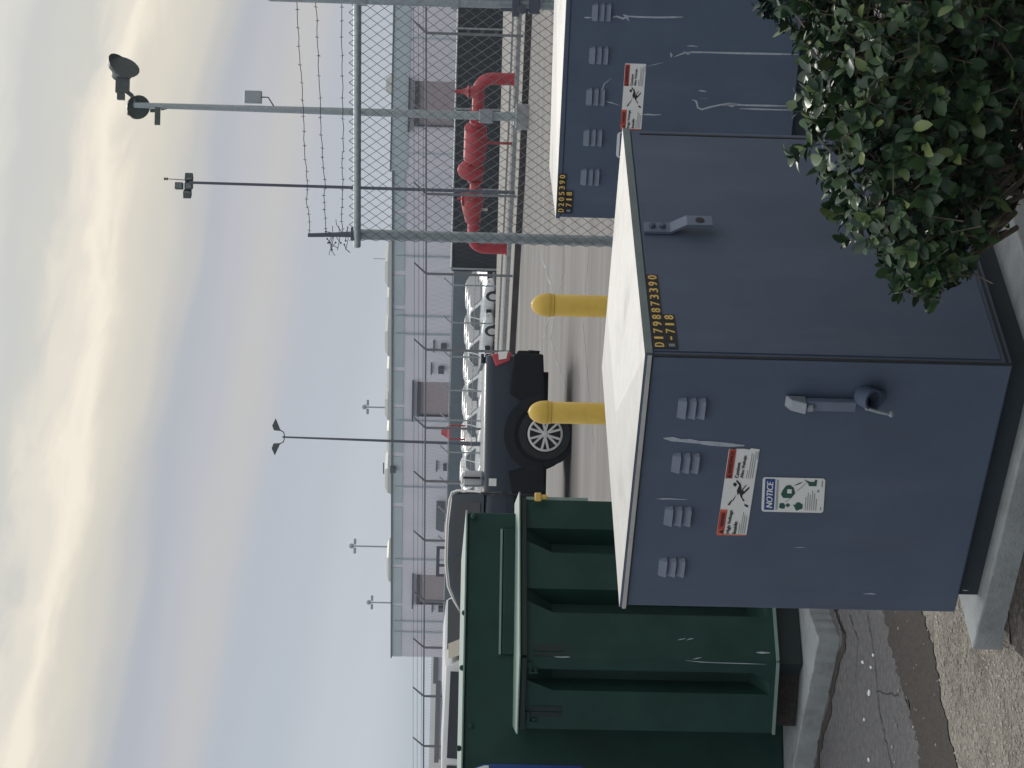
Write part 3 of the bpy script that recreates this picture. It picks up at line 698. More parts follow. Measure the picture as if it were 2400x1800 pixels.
# projecting compartment: corrugated front with tapered rib ends
def corr(p0, p1, grooves, z0, z1, dep):
    """front wall from p0 to p1 with vertical pressed-in channels"""
    ex = (p1 - p0); L_ = ex.length; ex.normalize(); n = Vector((ex.y, -ex.x, 0)); mb = MB()
    rows = [z0, z0 + .03, z0 + .12, z1 - .17, z1 - .03, z1]
    def P(s, z, o): return p0 + ex * s + n * o + Z * z
    cur = 0
    for gl, gr in grooves + [(L_, L_)]:
        for i in range(len(rows) - 1): mb.face([P(cur, rows[i], 0), P(gl, rows[i], 0), P(gl, rows[i + 1], 0), P(cur, rows[i + 1], 0)])
        if gl < L_:
            mid = (gl + gr) / 2; q = (gr - gl)
            prof = lambda r: {0: 0, 1: 0, 2: dep, 3: dep, 4: 0, 5: 0}[r]
            half = lambda r: {0: .05, 1: .05, 2: .35, 3: .35, 4: .02, 5: .02}[r]
            for i in range(len(rows) - 1):
                d0, d1 = prof(i), prof(i + 1); h0, h1 = half(i) * q, half(i + 1) * q
                for (x0a, x1a, o0a, o1a, x0b, x1b, o0b, o1b) in ((gl, mid - h0, 0, -d0, gl, mid - h1, 0, -d1), (mid - h0, mid + h0, -d0, -d0, mid - h1, mid + h1, -d1, -d1), (mid + h0, gr, -d0, 0, mid + h1, gr, -d1, 0)):
                    mb.face([P(x0a, rows[i], o0a), P(x1a, rows[i], o1a), P(x1b, rows[i + 1], o1b), P(x0b, rows[i + 1], o0b)])
        cur = gr
    return mb, ex, n, L_
def sU(p0, p1, u):                                               # metre position along the wall for an image column
    ex = (p1 - p0).normalized(); n = Vector((ex.y, -ex.x, 0)); r = ray(u, 1500); t = (p0 - CAM).dot(n) / r.dot(n); return (CAM + r * t - p0).dot(ex)
q0, q1, q2 = gt_corner; zb, zt = .25, 1.56
gr_ = lambda p0, p1, L: sorted((sU(p0, p1, 1800 - y0), sU(p0, p1, 1800 - y1)) for y1, y0 in L)
mb, exr, nr, Lr = corr(q1, q2, gr_(q1, q2, [(1243, 1300), (1384, 1440)]), zb, zt, .13); mb.build('rib_panel', 'green_paint', tr, recalc=False)
mb, exl, nl, Ll = corr(q0, q1, gr_(q0, q1, [(1572, 1622)]), zb, zt, .13); mb.build('rib_panel', 'green_paint', tr, recalc=False)
back = MB(); iA, iB = q0 - nl * .17, q2 - nr * .17
iM = q1 - (nr + nl) * .09
for a, b, c, d in ((q0, q1, iM, iA), (q1, q2, iB, iM)):
    pass
eR2 = Vector((-.14, .99, 0)).normalized()
back.face([q2 + Z * zb, q2 + eR2 * .5 + Z * zb, q2 + eR2 * .5 + Z * zt, q2 + Z * zt]); back.face([q0 + Z * zb, q0 - eR2 * 0 + Vector((-.05, .4, 0)) + Z * zb, q0 + Vector((-.05, .4, 0)) + Z * zt, q0 + Z * zt])
back.face([q0 + Z * zb, q1 + Z * zb, q2 + Z * zb, q2 + eR2 * .5 + Z * zb, q0 + Vector((-.05, .4, 0)) + Z * zb])
back.build('side_panel', 'green_paint', tr)
# lid sheet with folded light edge
lid = MB(); oN = .03
pts = [q0 + nl * oN - exl * .02, q1 + (nl + nr) * oN * .5, q2 + nr * oN + exr * .03, q2 + eR2 * .55 + exr * .03, q0 + Vector((-.07, .5, 0))]
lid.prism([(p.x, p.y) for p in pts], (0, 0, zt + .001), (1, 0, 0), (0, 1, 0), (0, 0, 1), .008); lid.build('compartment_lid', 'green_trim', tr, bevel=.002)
lid = MB()
for a, b in ((q0, q1), (q1, q2)):
    e = (b - a); n = Vector((e.y, -e.x, 0)).normalized(); lid.box(a + n * .004 + Z * (zt - .03), e, n * .018, Z * .022)
lid.build('lid_flange', 'green_dark', tr)
# skid rail under the panels, base skirt, dark recess
mb = MB()
for a, b in ((q0, q1), (q1, q2)):
    e = (b - a); n = Vector((e.y, -e.x, 0)).normalized(); mb.box(a + n * .001 + Z * (zb - .012), e, n * .02, Z * .014)
mb.build('skid_rail', 'green_trim', tr)
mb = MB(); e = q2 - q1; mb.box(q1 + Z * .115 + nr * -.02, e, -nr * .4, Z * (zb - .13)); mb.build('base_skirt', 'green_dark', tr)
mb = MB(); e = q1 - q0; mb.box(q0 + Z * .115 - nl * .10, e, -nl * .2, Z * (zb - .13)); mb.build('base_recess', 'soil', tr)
# hinges and louvre slots on the left panels, padlock on the right edge
FL, FRr = Face(q0, exl, nl), Face(q1, exr, nr)
mb = MB()
for y0, y1 in ((640, 690), (712, 760)):
    for f_, lo in ((FRr, 0),):
        mb = MB(); a = f_.px(1800 - (1350 + y1 / 3.687), 1800 - 0)[0]; b = f_.px(1800 - (1350 + y0 / 3.687), 1800)[0]
        zz = f_.px(350, 1800 - 0)[1]; f_.rect(mb, max(a, .005), 1.34, b, 1.50, 0, .004); mb.build('louvre_slot', 'green_dark', tr)
for y0, y1 in ((1140, 1180), (1188, 1230)):
    mb = MB(); a = FL.px(1800 - (1350 + y1 / 3.687), 1500)[0]; b = FL.px(1800 - (1350 + y0 / 3.687), 1500)[0]; FL.rect(mb, a, 1.34, b, 1.50, 0, .004); mb.build('louvre_slot', 'green_dark', tr)
for yy in (820, 1250):
    mb = MB(); f_ = FL; a = f_.px(1800 - (1350 + yy / 3.687), 1240)[0]; f_.rect(mb, a - .01, 1.505, a + .05, 1.515, .001, .012); f_.rect(mb, a + .04, 1.515, a + .05, 1.55, .001, .012); f_.rect(mb, a - .01, 1.47, a, 1.505, .001, .012); mb.lathe(f_.pt(a + .01, 1.48, 0), f_.n, [(.010, 0), (.010, .010), (.006, .014)], 8); mb.build('hinge', 'green_paint', tr)
p = at(1800 - (1050 + 635 / 5.53), 1100 + 890 / 5.53, 11.56)
mb = MB(); mb.cbox(p, .045, .035, .035); mb.lathe(p + Vector((0, 0, -.05)), Z, [(.013, 0), (.015, .02), (.013, .035)], 8); mb.build('padlock', 'yellow_digit', tr, bevel=.006)
mb = MB(); mb.box(q2 + exr * .001 + Z * (1.20), exr * .018, -nr * .05, Z * .33); mb.build('door_edge', 'green_trim', tr)
mb = MB()
for pts, w0 in (([(330, 680), (380, 695), (440, 700), (500, 702)], .006), ([(1500, 730), (1560, 738), (1640, 745), (1800, 752), (2000, 758), (2200, 765)], .0022), ([(1560, 722), (1600, 712), (1640, 705)], .003), ([(1430, 555), (1460, 548), (1500, 542)], .004), ([(1510, 555), (1540, 545), (1570, 543)], .003), ([(2110, 662), (2160, 664), (2230, 666)], .006)):
    scrape(tr, FRr if pts[0][1] < 690 or 1 else FL, [((1200 + x / 3.687) / 1.08499, (1350 + y / 3.687) / 1.08499) for x, y in pts], w0, .002)
mb = MB(); s0, t0 = TF.px(-140, 1365); s1, t1 = TF.px(10, 1108)
TF.plate(mb, [(s0, t0), (s1, t0), (s1, t1 - .06), (s1 - .02, t1 - .01), (s1 - .05, t1), (s0, t1)], .0, .004); bl_ = mb.build('blue_patch', 'blueband', tr)  # blue patch with a white upper part at the tank's left end
mb = MB(); TF.plate(mb, [(s0, t1 - .085), (s1 - .008, t1 - .085), (s1 - .008, t1 - .062), (s1 - .024, t1 - .016), (s1 - .052, t1 - .006), (s0, t1 - .006)], .0045, .001); mb.build('patch_top', 'white_sticker', bl_)
pad = MB(); pp = [G(u, v, 0) for u, v in wig([(-260, 1852), (0, 1908), (140, 1936), (298, 1971), (365, 1946), (660, 1876)], 1.7, 9)]
pad.prism([(p.x, p.y) for p in pp] + [(pp[-1].x + .6, pp[-1].y + 1.6), (pp[0].x, pp[0].y + 2.2)], (0, 0, -.02), (1, 0, 0), (0, 1, 0), (0, 0, 1), .13)
jt = MB(); jp = [G(u, v, .008) for u, v in wig([(-260, 1862), (0, 1917), (140, 1945), (296, 1983), (320, 1976), (372, 1962), (660, 1886)], 5, 9)]; jt.face(jp + [q + (Vector((-1, 12, .008)) - q) * .06 for q in jp[::-1]]); structure('joint', jt, 'soil')
tag(pad.build('concrete_pad', 'concrete', bevel=.006), 'long concrete pad with chipped edge under the green enclosure', 'concrete pad')

# ------------------------------------------------------------------ yellow bollards
def bollard(u, label):
    p = ux(u, 17.4); t = thing('bollard', p, label, 'bollard', 'yellow bollards behind the slate cabinet')
    mb = MB(); mb.lathe(p, Z, [(.088, 0), (.088, 1.085), (.085, 1.09)], 28); mb.build('post', 'bollard_yellow', t, smooth=40)
    mb = MB(); mb.lathe(p + Z * 1.088, Z, [(.086, 0), (.092, .004), (.092, .03), (.086, .034)], 28); mb.build('collar', 'bollard_yellow', t, smooth=40)
    mb = MB(); mb.lathe(p + Z * 1.122, Z, [(.094, -.004), (.096, .004), (.094, .02)] + [(.094 * cos(a), .02 + .13 * sin(a)) for a in [i * pi / 18 for i in range(1, 9)]] + [(.008, .15), (.006, .156)], 28); mb.build('dome_cap', 'bollard_yellow', t, smooth=40)
bollard(1092, 'yellow dome-capped bollard standing clear of the pickup on open asphalt')
bollard(840, 'yellow dome-capped bollard in front of the dark pickup rear wheel')

# ------------------------------------------------------------------ vehicles
def wheel(parent, c, r, w, side, spokes=7, rimr=.66):
    c = Vector(c); ax = Vector((0, side, 0)); mb = MB()
    mb.lathe(c - ax * w / 2, ax, [(r * .70, 0), (r * .94, .0), (r, .03), (r, w - .03), (r * .94, w), (r * .72, w), (r * .68, w - .03)], 32)
    o = mb.build('wheel', 'rubber', parent, smooth=40)
    mb = MB(); f = c + ax * (w / 2 - .012); k = r * rimr
    for i in range(32):
        a0, a1 = 2 * pi * i / 32, 2 * pi * (i + 1) / 32
        for ra, rb, o0, o1 in ((k, k * .88, .004, .012),):
            P = lambda a, q, h: f + Vector((cos(a) * q, 0, sin(a) * q)) + ax * h
            mb.face([P(a0, ra, o0), P(a1, ra, o0), P(a1, rb, o1), P(a0, rb, o1)])
    for i in range(spokes):
        for dd in (-.14, .14):
            a0 = 2 * pi * i / spokes + dd * .45; a1 = 2 * pi * i / spokes + dd * 1.5; wd = .028 * r / .4
            v0 = f + Vector((cos(a0), 0, sin(a0))) * k * .18 + ax * .0; v1 = f + Vector((cos(a1), 0, sin(a1))) * k * .9 + ax * .004
            tn = Vector((-sin(a0), 0, cos(a0))) * wd * .6
            mb.hexa([v0 - tn - ax * .02, v0 + tn - ax * .02, v1 + tn - ax * .02, v1 - tn - ax * .02, v0 - tn + ax * .012, v0 + tn + ax * .012, v1 + tn + ax * .012, v1 - tn + ax * .012])
    mb.lathe(f - ax * .01, ax, [(k * .2, 0), (k * .2, .016), (k * .12, .024)], 14); mb.build('rim', 'alloy', o)
    mb = MB(); mb.lathe(f - ax * .05, ax, [(k * .9, 0), (k * .9, .012)], 28); mb.build('brake_disc', 'truck_black', o)
    return o

def arch(mb, c, r0, r1, y, side, z0, th=.03, n=20):
    """flat flare ring round a wheel opening"""
    c = Vector(c)
    a0 = math.asin(max(-1, (z0 - c.z) / r1)); A_ = [a0 + (pi - 2 * a0) * i / n for i in range(n + 1)]
    for a, b in zip(A_, A_[1:]):
        P = lambda t, r, o: Vector((c.x + r * cos(t), y + side * o, c.z + r * sin(t)))
        mb.face([P(a, r1, th * .3), P(b, r1, th * .3), P(b, r0, th), P(a, r0, th)]); mb.face([P(a, r1, 0), P(b, r1, 0), P(b, r1, th * .3), P(a, r1, th * .3)])

tp = thing('pickup_truck', (0, 0, 0), 'dark blue grey pickup truck parked beyond the yellow bollards, tail toward the fence', 'pickup truck')
mb = MB()   # bed
mb.loft([(-1.16, .86, .62, 1.26), (-1.13, .95, .56, 1.30), (-.6, .985, .50, 1.30), (.2, .99, .48, 1.295), (.86, .985, .48, 1.29)], 28, .22); mb.build('bed', 'truck_paint', tp, smooth=30)
mb = MB(); mb.loft([(.90, .97, .46, 1.28), (1.2, .985, .46, 1.29), (2.9, .985, .46, 1.27), (3.05, .975, .46, 1.24), (3.9, .95, .48, 1.20), (4.25, .90, .5, 1.12), (4.42, .80, .55, 1.0)], 28, .25); mb.build('cab_body', 'truck_paint', tp, smooth=30)
mb = MB()   # greenhouse
def cabloft(mb, secs):
    ks = []
    for x, zb_, zt_, wb, wt in secs:
        k = len(mb.v); r = .07
        for (y, z) in ((wb, zb_), (wt + .01, zt_ - r), (wt - .03, zt_ - .015), (wt - .12, zt_), (-wt + .12, zt_), (-wt + .03, zt_ - .015), (-wt - .01, zt_ - r), (-wb, zb_)): mb.v.append(Vector((x, y, z)))
        ks.append(k)
    for a, b in zip(ks, ks[1:]): mb.skin(a, b, 8)
    mb.f.append(tuple(ks[0] + i for i in range(8))); mb.f.append(tuple(ks[-1] + i for i in range(8))[::-1]); return mb
cabloft(mb, [(.88, 1.26, 1.69, .93, .76), (.93, 1.26, 1.735, .94, .775), (1.35, 1.26, 1.775, .95, .79), (1.9, 1.26, 1.78, .95, .79), (2.25, 1.26, 1.735, .95, .77), (2.45, 1.26, 1.65, .95, .77), (3.1, 1.22, 1.27, .93, .88)]); cabr = mb.build('cab_roof', 'truck_paint', tp, smooth=35)
mb = MB()
for sg in (1, -1):
    def wy(z, off=.012): return sg * (.95 + (.79 - .95) * (z - 1.26) / .53 + off)
    for pol in ([(1.02, 1.31), (1.02, 1.63), (1.12, 1.665), (1.72, 1.675), (1.72, 1.31)], [(1.80, 1.31), (1.80, 1.675), (2.22, 1.63), (2.70, 1.36), (2.72, 1.31)]):
        mb = MB(); mb.face([(x, wy(z), z) for x, z in pol]); mb.build('side_window', 'glass', tp)
mb = MB(); mb.face([(.868, .72, 1.32), (.868, -.72, 1.32), (.868, -.66, 1.63), (.868, .66, 1.63)]); mb.build('rear_window', 'glass', tp)
mb = MB(); mb.face([(2.50, .74, 1.64), (2.50, -.74, 1.64), (3.10, -.86, 1.29), (3.10, .86, 1.29)]); mb.build('windscreen', 'glass', tp)
mb = MB(); mb.tube([(.86, .925, 1.30), (.845, .80, 1.65), (.875, .74, 1.725), (1.0, .735, 1.76), (1.35, .75, 1.79), (1.9, .75, 1.795), (2.25, .73, 1.75), (2.45, .73, 1.66), (2.72, .74, 1.49)], .016, 8); mb.build('roof_highlight', 'lens', tp)  # pale tube paints the bright highlight along the cab roof edge
mb = MB(); mb.cbox((.66, .35, 1.42), .22, .75, .28); mb.cbox((.66, .35, 1.57), .16, .70, .04); bxo = mb.build('cargo_box', 'car_silver', tp, bevel=.03)
mb = MB(); mb.cbox((.655, .735, 1.44), .03, .03, .25, 0); mb.build('cargo_strap', 'black', bxo)
mb = MB(); mb.cbox((-1.10, 0, 1.325), .14, 1.6, .05); mb.box((-1.175, -.76, .66), (.02, 0, 0), (0, 1.52, 0), (0, 0, .62)); mb.build('tailgate', 'truck_paint', tp, bevel=.012)
for sg in (1, -1):
    mb = MB(); mb.hexa([(-1.19, sg * .80, .90), (-1.19, sg * .97, .90), (-1.06, sg * 1.0, .93), (-1.06, sg * .80, .93), (-1.16, sg * .80, 1.20), (-1.16, sg * .965, 1.20), (-.97, sg * 1.0, 1.13), (-.97, sg * .80, 1.13)]); tl_ = mb.build('tail_lamp', 'tail_red', tp, bevel=.02)
    mb = MB(); mb.hexa([(-1.20, sg * .79, .96), (-1.20, sg * .985, .96), (-1.09, sg * 1.012, .98), (-1.09, sg * .79, .98), (-1.19, sg * .79, 1.10), (-1.19, sg * .98, 1.10), (-1.07, sg * 1.012, 1.09), (-1.07, sg * .79, 1.09)]); mb.build('lamp_lens', 'lens', tl_)
    mb = MB(); arch(mb, (0, 0, .41), .43, .58, sg * .985, sg, .42, .05); mb.build('wheel_flare', 'truck_black', tp)
    mb = MB(); arch(mb, (3.6, 0, .39), .43, .53, sg * .965, sg, .5, .05); mb.build('wheel_flare', 'truck_black', tp)
    for x in (0, 3.6):
        mb = MB(); mb.lathe((x, sg * .80, .39), (0, sg, 0), [(.47, 0), (.47, .195)], 28); mb.build('wheel_well', 'truck_black', tp)
        wheel(tp, (x, sg * .90, .39), .39, .27, sg, 6, .66)
    mb = MB(); mb.box((.55, sg * .80, .36), (2.4, 0, 0), (0, sg * .17, 0), (0, 0, .20)); mb.build('rocker', 'truck_black', tp, bevel=.03)
    mb = MB(); mb.prism([(-1.17, .44), (-.42, .40), (-.48, .78), (-.58, .92), (-1.17, .86)], (0, sg * .80, 0), (1, 0, 0), (0, 0, 1), (0, sg, 0), .20); mb.build('lower_dark_panel', 'truck_black', tp, bevel=.02)  # black plates: lower cladding with the body's dark reflection and shade painted in
    mb = MB(); mb.prism([(.42, .38), (.87, .38), (.87, .86), (.55, .92), (.5, .75)], (0, sg * .80, 0), (1, 0, 0), (0, 0, 1), (0, sg, 0), .196); mb.build('lower_dark_panel', 'truck_black', tp, bevel=.02)
    mb = MB(); mb.prism([(.91, .40), (2.95, .40), (2.9, .78), (.91, .84)], (0, sg * .80, 0), (1, 0, 0), (0, 0, 1), (0, sg, 0), .192); mb.build('lower_dark_panel', 'truck_black', tp, bevel=.02)
mb = MB(); mb.cbox((-1.13, 0, .72), .18, 1.96, .22); mb.cbox((-1.10, 0, .52), .16, 1.9, .16); mb.build('rear_bumper', 'truck_black', tp, bevel=.04)
mb = MB(); mb.cbox((-1.22, 0, .50), .16, .10, .10); mb.tube([(-1.28, 0, .54), (-1.28, 0, .62)], .03, 10); mb.build('tow_hitch', 'truck_black', tp)
mb = MB(); mb.cbox((0.2, 0, .42), 2.3, .9, .18); mb.build('chassis', 'truck_black', tp)
mb = MB(); mb.box((.665, .992, 1.085), (.11, 0, 0), (0, .006, 0), (0, 0, .11)); mb.build('fuel_flap_sticker', 'white_sticker', tp)
mb = MB(); mb.box((.873, .90, .5), (.025, 0, 0), (0, .088, 0), (0, 0, .78)); mb.build('cab_gap', 'black', tp)
mb = MB(); mb.cbox((4.40, 0, .78), .12, 1.5, .42); mb.build('grille', 'truck_black', tp, bevel=.04)
for sg in (1, -1):
    mb = MB(); mb.cbox((4.33, sg * .76, .95), .14, .25, .16); mb.build('headlight', 'lens', tp, bevel=.03)
p = G(781, 1336 + 4, 0)
yaw = pi + R_(4)
tp.rotation_euler.z = yaw; tp.location = p - Vector((cos(yaw) * 0 - sin(yaw) * .99, sin(yaw) * 0 + cos(yaw) * .99, 0))

def make_car(name, paint, H=1.45, L=4.6, suv=False, label='', cat='car', group=None):
    t = thing(name, (0, 0, 0), label, cat, group); hl = L / 2; b = H * .62; wv = .89
    mb = MB(); mb.loft([(-hl, .62, .42, b * .92), (-hl + .08, .80, .30, b), (-hl + .6, .88, .22, b * 1.02), (0, wv, .20, b * .98), (hl - 1.5, wv, .20, b * .96), (hl - .5, .86, .22, b * .86), (hl - .1, .76, .28, b * .74), (hl, .6, .36, b * .6)], 24, .3)
    mb.build('body', paint, t, smooth=35)
    x0, x1, x2, x3 = (-hl + .12, -hl + .45, hl - 2.1, hl - 1.3) if suv else (-hl + .5, -hl + 1.35, hl - 2.2, hl - 1.25)
    mb = MB(); cabloft(mb, [(x0, b * .9, b * 1.0, .78, .72), (x1, b * .9, H - .03, .84, .62), ((x1 + x2) / 2, b * .9, H, .86, .64), (x2, b * .9, H - .03, .86, .63), (x3, b * .88, b * .95, .84, .76)]); mb.build('roof', paint, t, smooth=35)
    mb = MB()
    for sg in (1, -1):
        wy = lambda z: sg * (.865 + (.655 - .865) * (z - b * .92) / (H - b * .92))
        xm = (x1 + x2) / 2 + .1; z0, z1 = b * 1.03, H - .1
        for pol in ([(x0 + .38, z0), (x1 + .05, z1), (xm - .05, z1 + .02), (xm - .05, z0)], [(xm + .05, z0), (xm + .05, z1 + .02), (x2 - .05, z1), (x3 - .3, z0)]):
            mb = MB(); mb.face([(x, wy(z), z) for x, z in pol]); mb.build('side_window', 'car_glass' if not suv else 'glass', t)
    mb = MB(); q = .03; mb.face([(x2 + .06, .58, H - .06), (x2 + .06, -.58, H - .06), (x3 - .02, -.76, b * 1.0), (x3 - .02, .76, b * 1.0)]); o = mb.build('windscreen', 'car_glass' if not suv else 'glass', t)
    o.location = (.02, 0, .02)
    mb = MB(); mb.face([(x1 - .08, .55, H - .09), (x1 - .08, -.55, H - .09), (x0 + .04, -.68, b * 1.04), (x0 + .04, .68, b * 1.04)]); o = mb.build('rear_window', 'car_glass' if not suv else 'glass', t); o.location = (-.02, 0, .02)
    mb = MB(); mb.cbox((hl - .03, 0, .50), .10, 1.0, .26); mb.build('grille', 'truck_black', t, bevel=.03)
    for sg in (1, -1):
        mb = MB(); mb.cbox((hl - .10, sg * .62, b * .66), .16, .26, .12, -sg * .4); mb.build('headlight', 'lens', t, bevel=.03)
        mb = MB(); mb.cbox((-hl + .04, sg * .66, b * .85), .12, .26, .14, sg * .3); mb.build('tail_lamp', 'tail_red', t, bevel=.03)
        for x in (-hl + .85, hl - .9):
            mb = MB(); mb.lathe((x, sg * .70, .33), (0, sg, 0), [(.345, 0), (.345, .192)], 20); mb.build('wheel_well', 'truck_black', t)
            mb = MB(); mb.lathe((x, sg * .72, .32), (0, sg, 0), [(.32, 0), (.32, .18), (.24, .185)], 20); w = mb.build('wheel', 'rubber', t)
            mb = MB(); mb.lathe((x, sg * .72, .32), (0, sg, 0), [(.21, .10), (.21, .192), (.06, .196)], 14); mb.build('rim', 'alloy', w)
    return t
# light vehicles showing above the green enclosure
v = make_car('parked_van', 'car_white', 1.78, 4.7, True, 'white boxy vehicle whose roof shows between the pickup and dark-windowed suv', 'van'); v.location = ux(225, 40); v.rotation_euler.z = pi / 2 + R_(30)
v.location.z = -.03
v = make_car('parked_suv', 'car_silver', 1.80, 5.0, True, 'pale roofed suv with dark windows above the far end of the green enclosure', 'suv'); v.location = ux(-75, 31); v.rotation_euler.z = R_(176)

# rows of white cars in the sunken lot
rows = ((121, 'front row'), (129.5, 'middle row'), (138, 'back row'))
ordn = ['rightmost', 'second from right', 'third from right', 'fourth from right', 'fifth from right', 'sixth from right', 'seventh from right']
car0 = None
for ri, (d0, rn) in enumerate(rows):
    for i in range(7):
        if car0 is None: car0 = c = make_car('white_car', 'car_white', 1.45, 4.5, False, '', 'car', 'rows of white cars behind the fence')
        else: c = copy_tree(car0)
        c['label'] = f'white car in the {rn}, {ordn[i]}, seen through the far fence'; c['category'] = 'car'; c['group'] = 'rows of white cars behind the fence'
        c.location = ux(1092 - 84 * i + ri * 16, d0 + .9 * i, GZ); c.rotation_euler.z = R_(-46 + rnd.uniform(-3, 3)); c.scale = (1.1, 1.1, 1.14)

# ------------------------------------------------------------------ warehouses
def wall_face(u0, d0, u1, d1): 
    a, b = ux(u0, d0, GZ), ux(u1, d1, GZ); ex = (b - a).normalized(); return a, b, Face(a, ex, Vector((ex.y, -ex.x, 0)))
wh = thing('warehouse', ux(800, 200, GZ), 'long lilac grey warehouse with flat roof and pale roof skylights', 'warehouse')
a, b, WF = wall_face(260, 222, 1420, 170); Lw = (b - a).length; dpt = -WF.n * 40
Hw = 5.55 - GZ
mb = MB(); mb.box(a, WF.ex * Lw, dpt, Z * Hw); mb.build('wall', 'wall_lilac', wh)
mb = MB(); mb.box(a - WF.ex * .1 + WF.n * .15 + Z * Hw, WF.ex * (Lw + .2), dpt * 1.01, Z * .14); mb.build('roof', 'wall_roof', wh)
sg_ = lambda u: WF.px(u, 950)[0]
mb = MB()
segs = [(1540, 1480), (1474, 1352), (1342, 1215), (1205, 1085), (1075, 938), (930, 740), (730, 622), (612, 455), (448, 384)]
segs = [(262, 380), (386, 470), (478, 612), (622, 730), (740, 845), (853, 930), (940, 1075), (1085, 1155), (1166, 1300), (1310, 1400)]
for u0, u1 in segs: WF.rect(mb, sg_(u0), Hw - .92, sg_(u1), Hw - .06, .0, .06)
mb.build('fascia_panels', 'wall_trim', wh)
def dock(WF, wh, u0, u1, vt, lamp=True):
    s0, t1 = WF.px(u0, vt); s1, _ = WF.px(u1, vt)
    mb = MB(); WF.rect(mb, s0, 0, s1, t1, 0, .04); o = mb.build('dock_door', 'door_mauve', wh)
    mb = MB(); WF.rect(mb, s0 - .12, 0, s0, t1 + .3, 0, .22); WF.rect(mb, s0, t1, s1, t1 + .3, 0, .22); mb.build('door_frame', 'far_dark', o)
    mb = MB(); WF.rect(mb, s0 - .5, t1 + .62, s1 + .2, t1 + .75, 0, .5); mb.build('canopy', 'far_dark', wh)
dock(WF, wh, 830, 905, 985); dock(WF, wh, 389, 453, 983)
for u in (815, 1018, 1060, 400 + 90, 345, 320, 660, 1200):
    s0 = sg_(u); mb = MB(); WF.rect(mb, s0, 0, s0 + .12, Hw - .2, .07, .1); mb.build('downpipe', 'wall_trim', wh)
for u, v_ in ((937, 1034), (709, 1045), (377, 1033), (704, 921), (990, 1040)):
    s0, t0 = WF.px(u, v_); mb = MB(); WF.rect(mb, s0 - .35, t0 - .25, s0 + .35, t0 + .25, .06, .3); WF.rect(mb, s0 - .7, t0 + .8, s0 + .7, t0 + .9, .0, .2); mb.build('wall_lamp', 'far_dark', wh)
s0, t0 = WF.px(577, 1041); s1, t1 = WF.px(626, 1023)
mb = MB(); mb.prism([(s0, t0), (s1, t0), (s1, t1), (s0 + .4, t1), (s0, t1 - .5)], WF.pt(0, 0, 0), WF.ex, WF.ey, WF.n, 1.2); mb.build('dock_hood', 'wall_roof', wh)
for k_, (y0, y1) in enumerate(((644, 708), (729, 781), (808, 869), (895, 954), (968, 1019), (1040, 1102), (1129, 1189), (1337, 1395))):
    s0, s1 = sg_(1800 - y1), sg_(1800 - y0); mb = MB()
    base = [WF.pt(s, Hw + .14, -o) for s, o in ((s0, 1.5), (s1, 1.5), (s1, 4), (s0, 4))]; q = (s1 - s0) * .14; hh = .62 if k_ % 2 == 0 else .45
    top = [WF.pt(s, Hw + .14 + hh, -o) for s, o in ((s0 + q, 1.9), (s1 - q, 1.9), (s1 - q, 3.6), (s0 + q, 3.6))]
    md = [WF.pt(s, Hw + .14 + hh * .6, -o) for s, o in ((s0 + q * .2, 1.6), (s1 - q * .2, 1.6), (s1 - q * .2, 3.9), (s0 + q * .2, 3.9))]
    mb.hexa(base + md); mb.hexa(md + top); mb.build('skylight', 'skylight', wh)
w2 = thing('warehouse', ux(1600, 150, GZ), 'nearer lilac grey warehouse behind the chain-link fence and red pipework', 'warehouse')
a, b, WF2 = wall_face(1398, 152, 2300, 148); Lw2 = (b - a).length; Hw2 = 5.36 - GZ
mb = MB(); mb.box(a, WF2.ex * Lw2, -WF2.n * 40, Z * Hw2); mb.build('wall', 'wall_lilac', w2)
mb = MB(); mb.box(a - WF2.ex * .1 + WF2.n * .12 + Z * Hw2, WF2.ex * Lw2, -WF2.n * 40, Z * .08); mb.build('roof', 'wall_roof', w2)
mb = MB(); WF2.rect(mb, 0, Hw2 - 1.15, Lw2, Hw2 - .05, 0, .06); mb.build('fascia_panels', 'wall_trim', w2)
dock(WF2, w2, 1508, 1610, 981)
for u in (1440, 1710): 
    s0 = WF2.px(u, 950)[0]; mb = MB(); WF2.rect(mb, s0, 0, s0 + .1, Hw2 - 1.2, .0, .08); mb.build('downpipe', 'wall_trim', w2)
s0, s1 = WF2.px(1575, 920)[0], WF2.px(1625, 920)[0]
mb = MB(); mb.hexa([WF2.pt(s, Hw2 + .08, -o) for s, o in ((s0, 1), (s1, 1), (s1, 3), (s0, 3))] + [WF2.pt(s, Hw2 + .5, -o) for s, o in ((s0 + .3, 1.3), (s1 - .3, 1.3), (s1 - .3, 2.7), (s0 + .3, 2.7))]); mb.build('skylight', 'skylight', w2)
# low sheds far left
for u0, u1, d, v_, lab in ((205, 262, 230, 1026, 'low flat shed against the end wall of the long warehouse'), (20, 200, 240, 1028, 'low dark-roofed far shed at the left end of the skyline')):
    a, b, WS = wall_face(u0, d, u1, d); t0 = WS.px(u0, v_)[1]; L_ = (b - a).length
    t = thing('shed', a, lab, 'shed', 'low sheds on the skyline')
    mb = MB(); mb.box(a, WS.ex * L_, -WS.n * 8, Z * t0); mb.build('wall', 'wall_lilac', t)
    mb = MB(); mb.box(a - WS.ex * .3 + WS.n * .3 + Z * t0, WS.ex * (L_ + .6), -WS.n * 8.6, Z * .5); mb.build('roof', 'wall_roof', t)
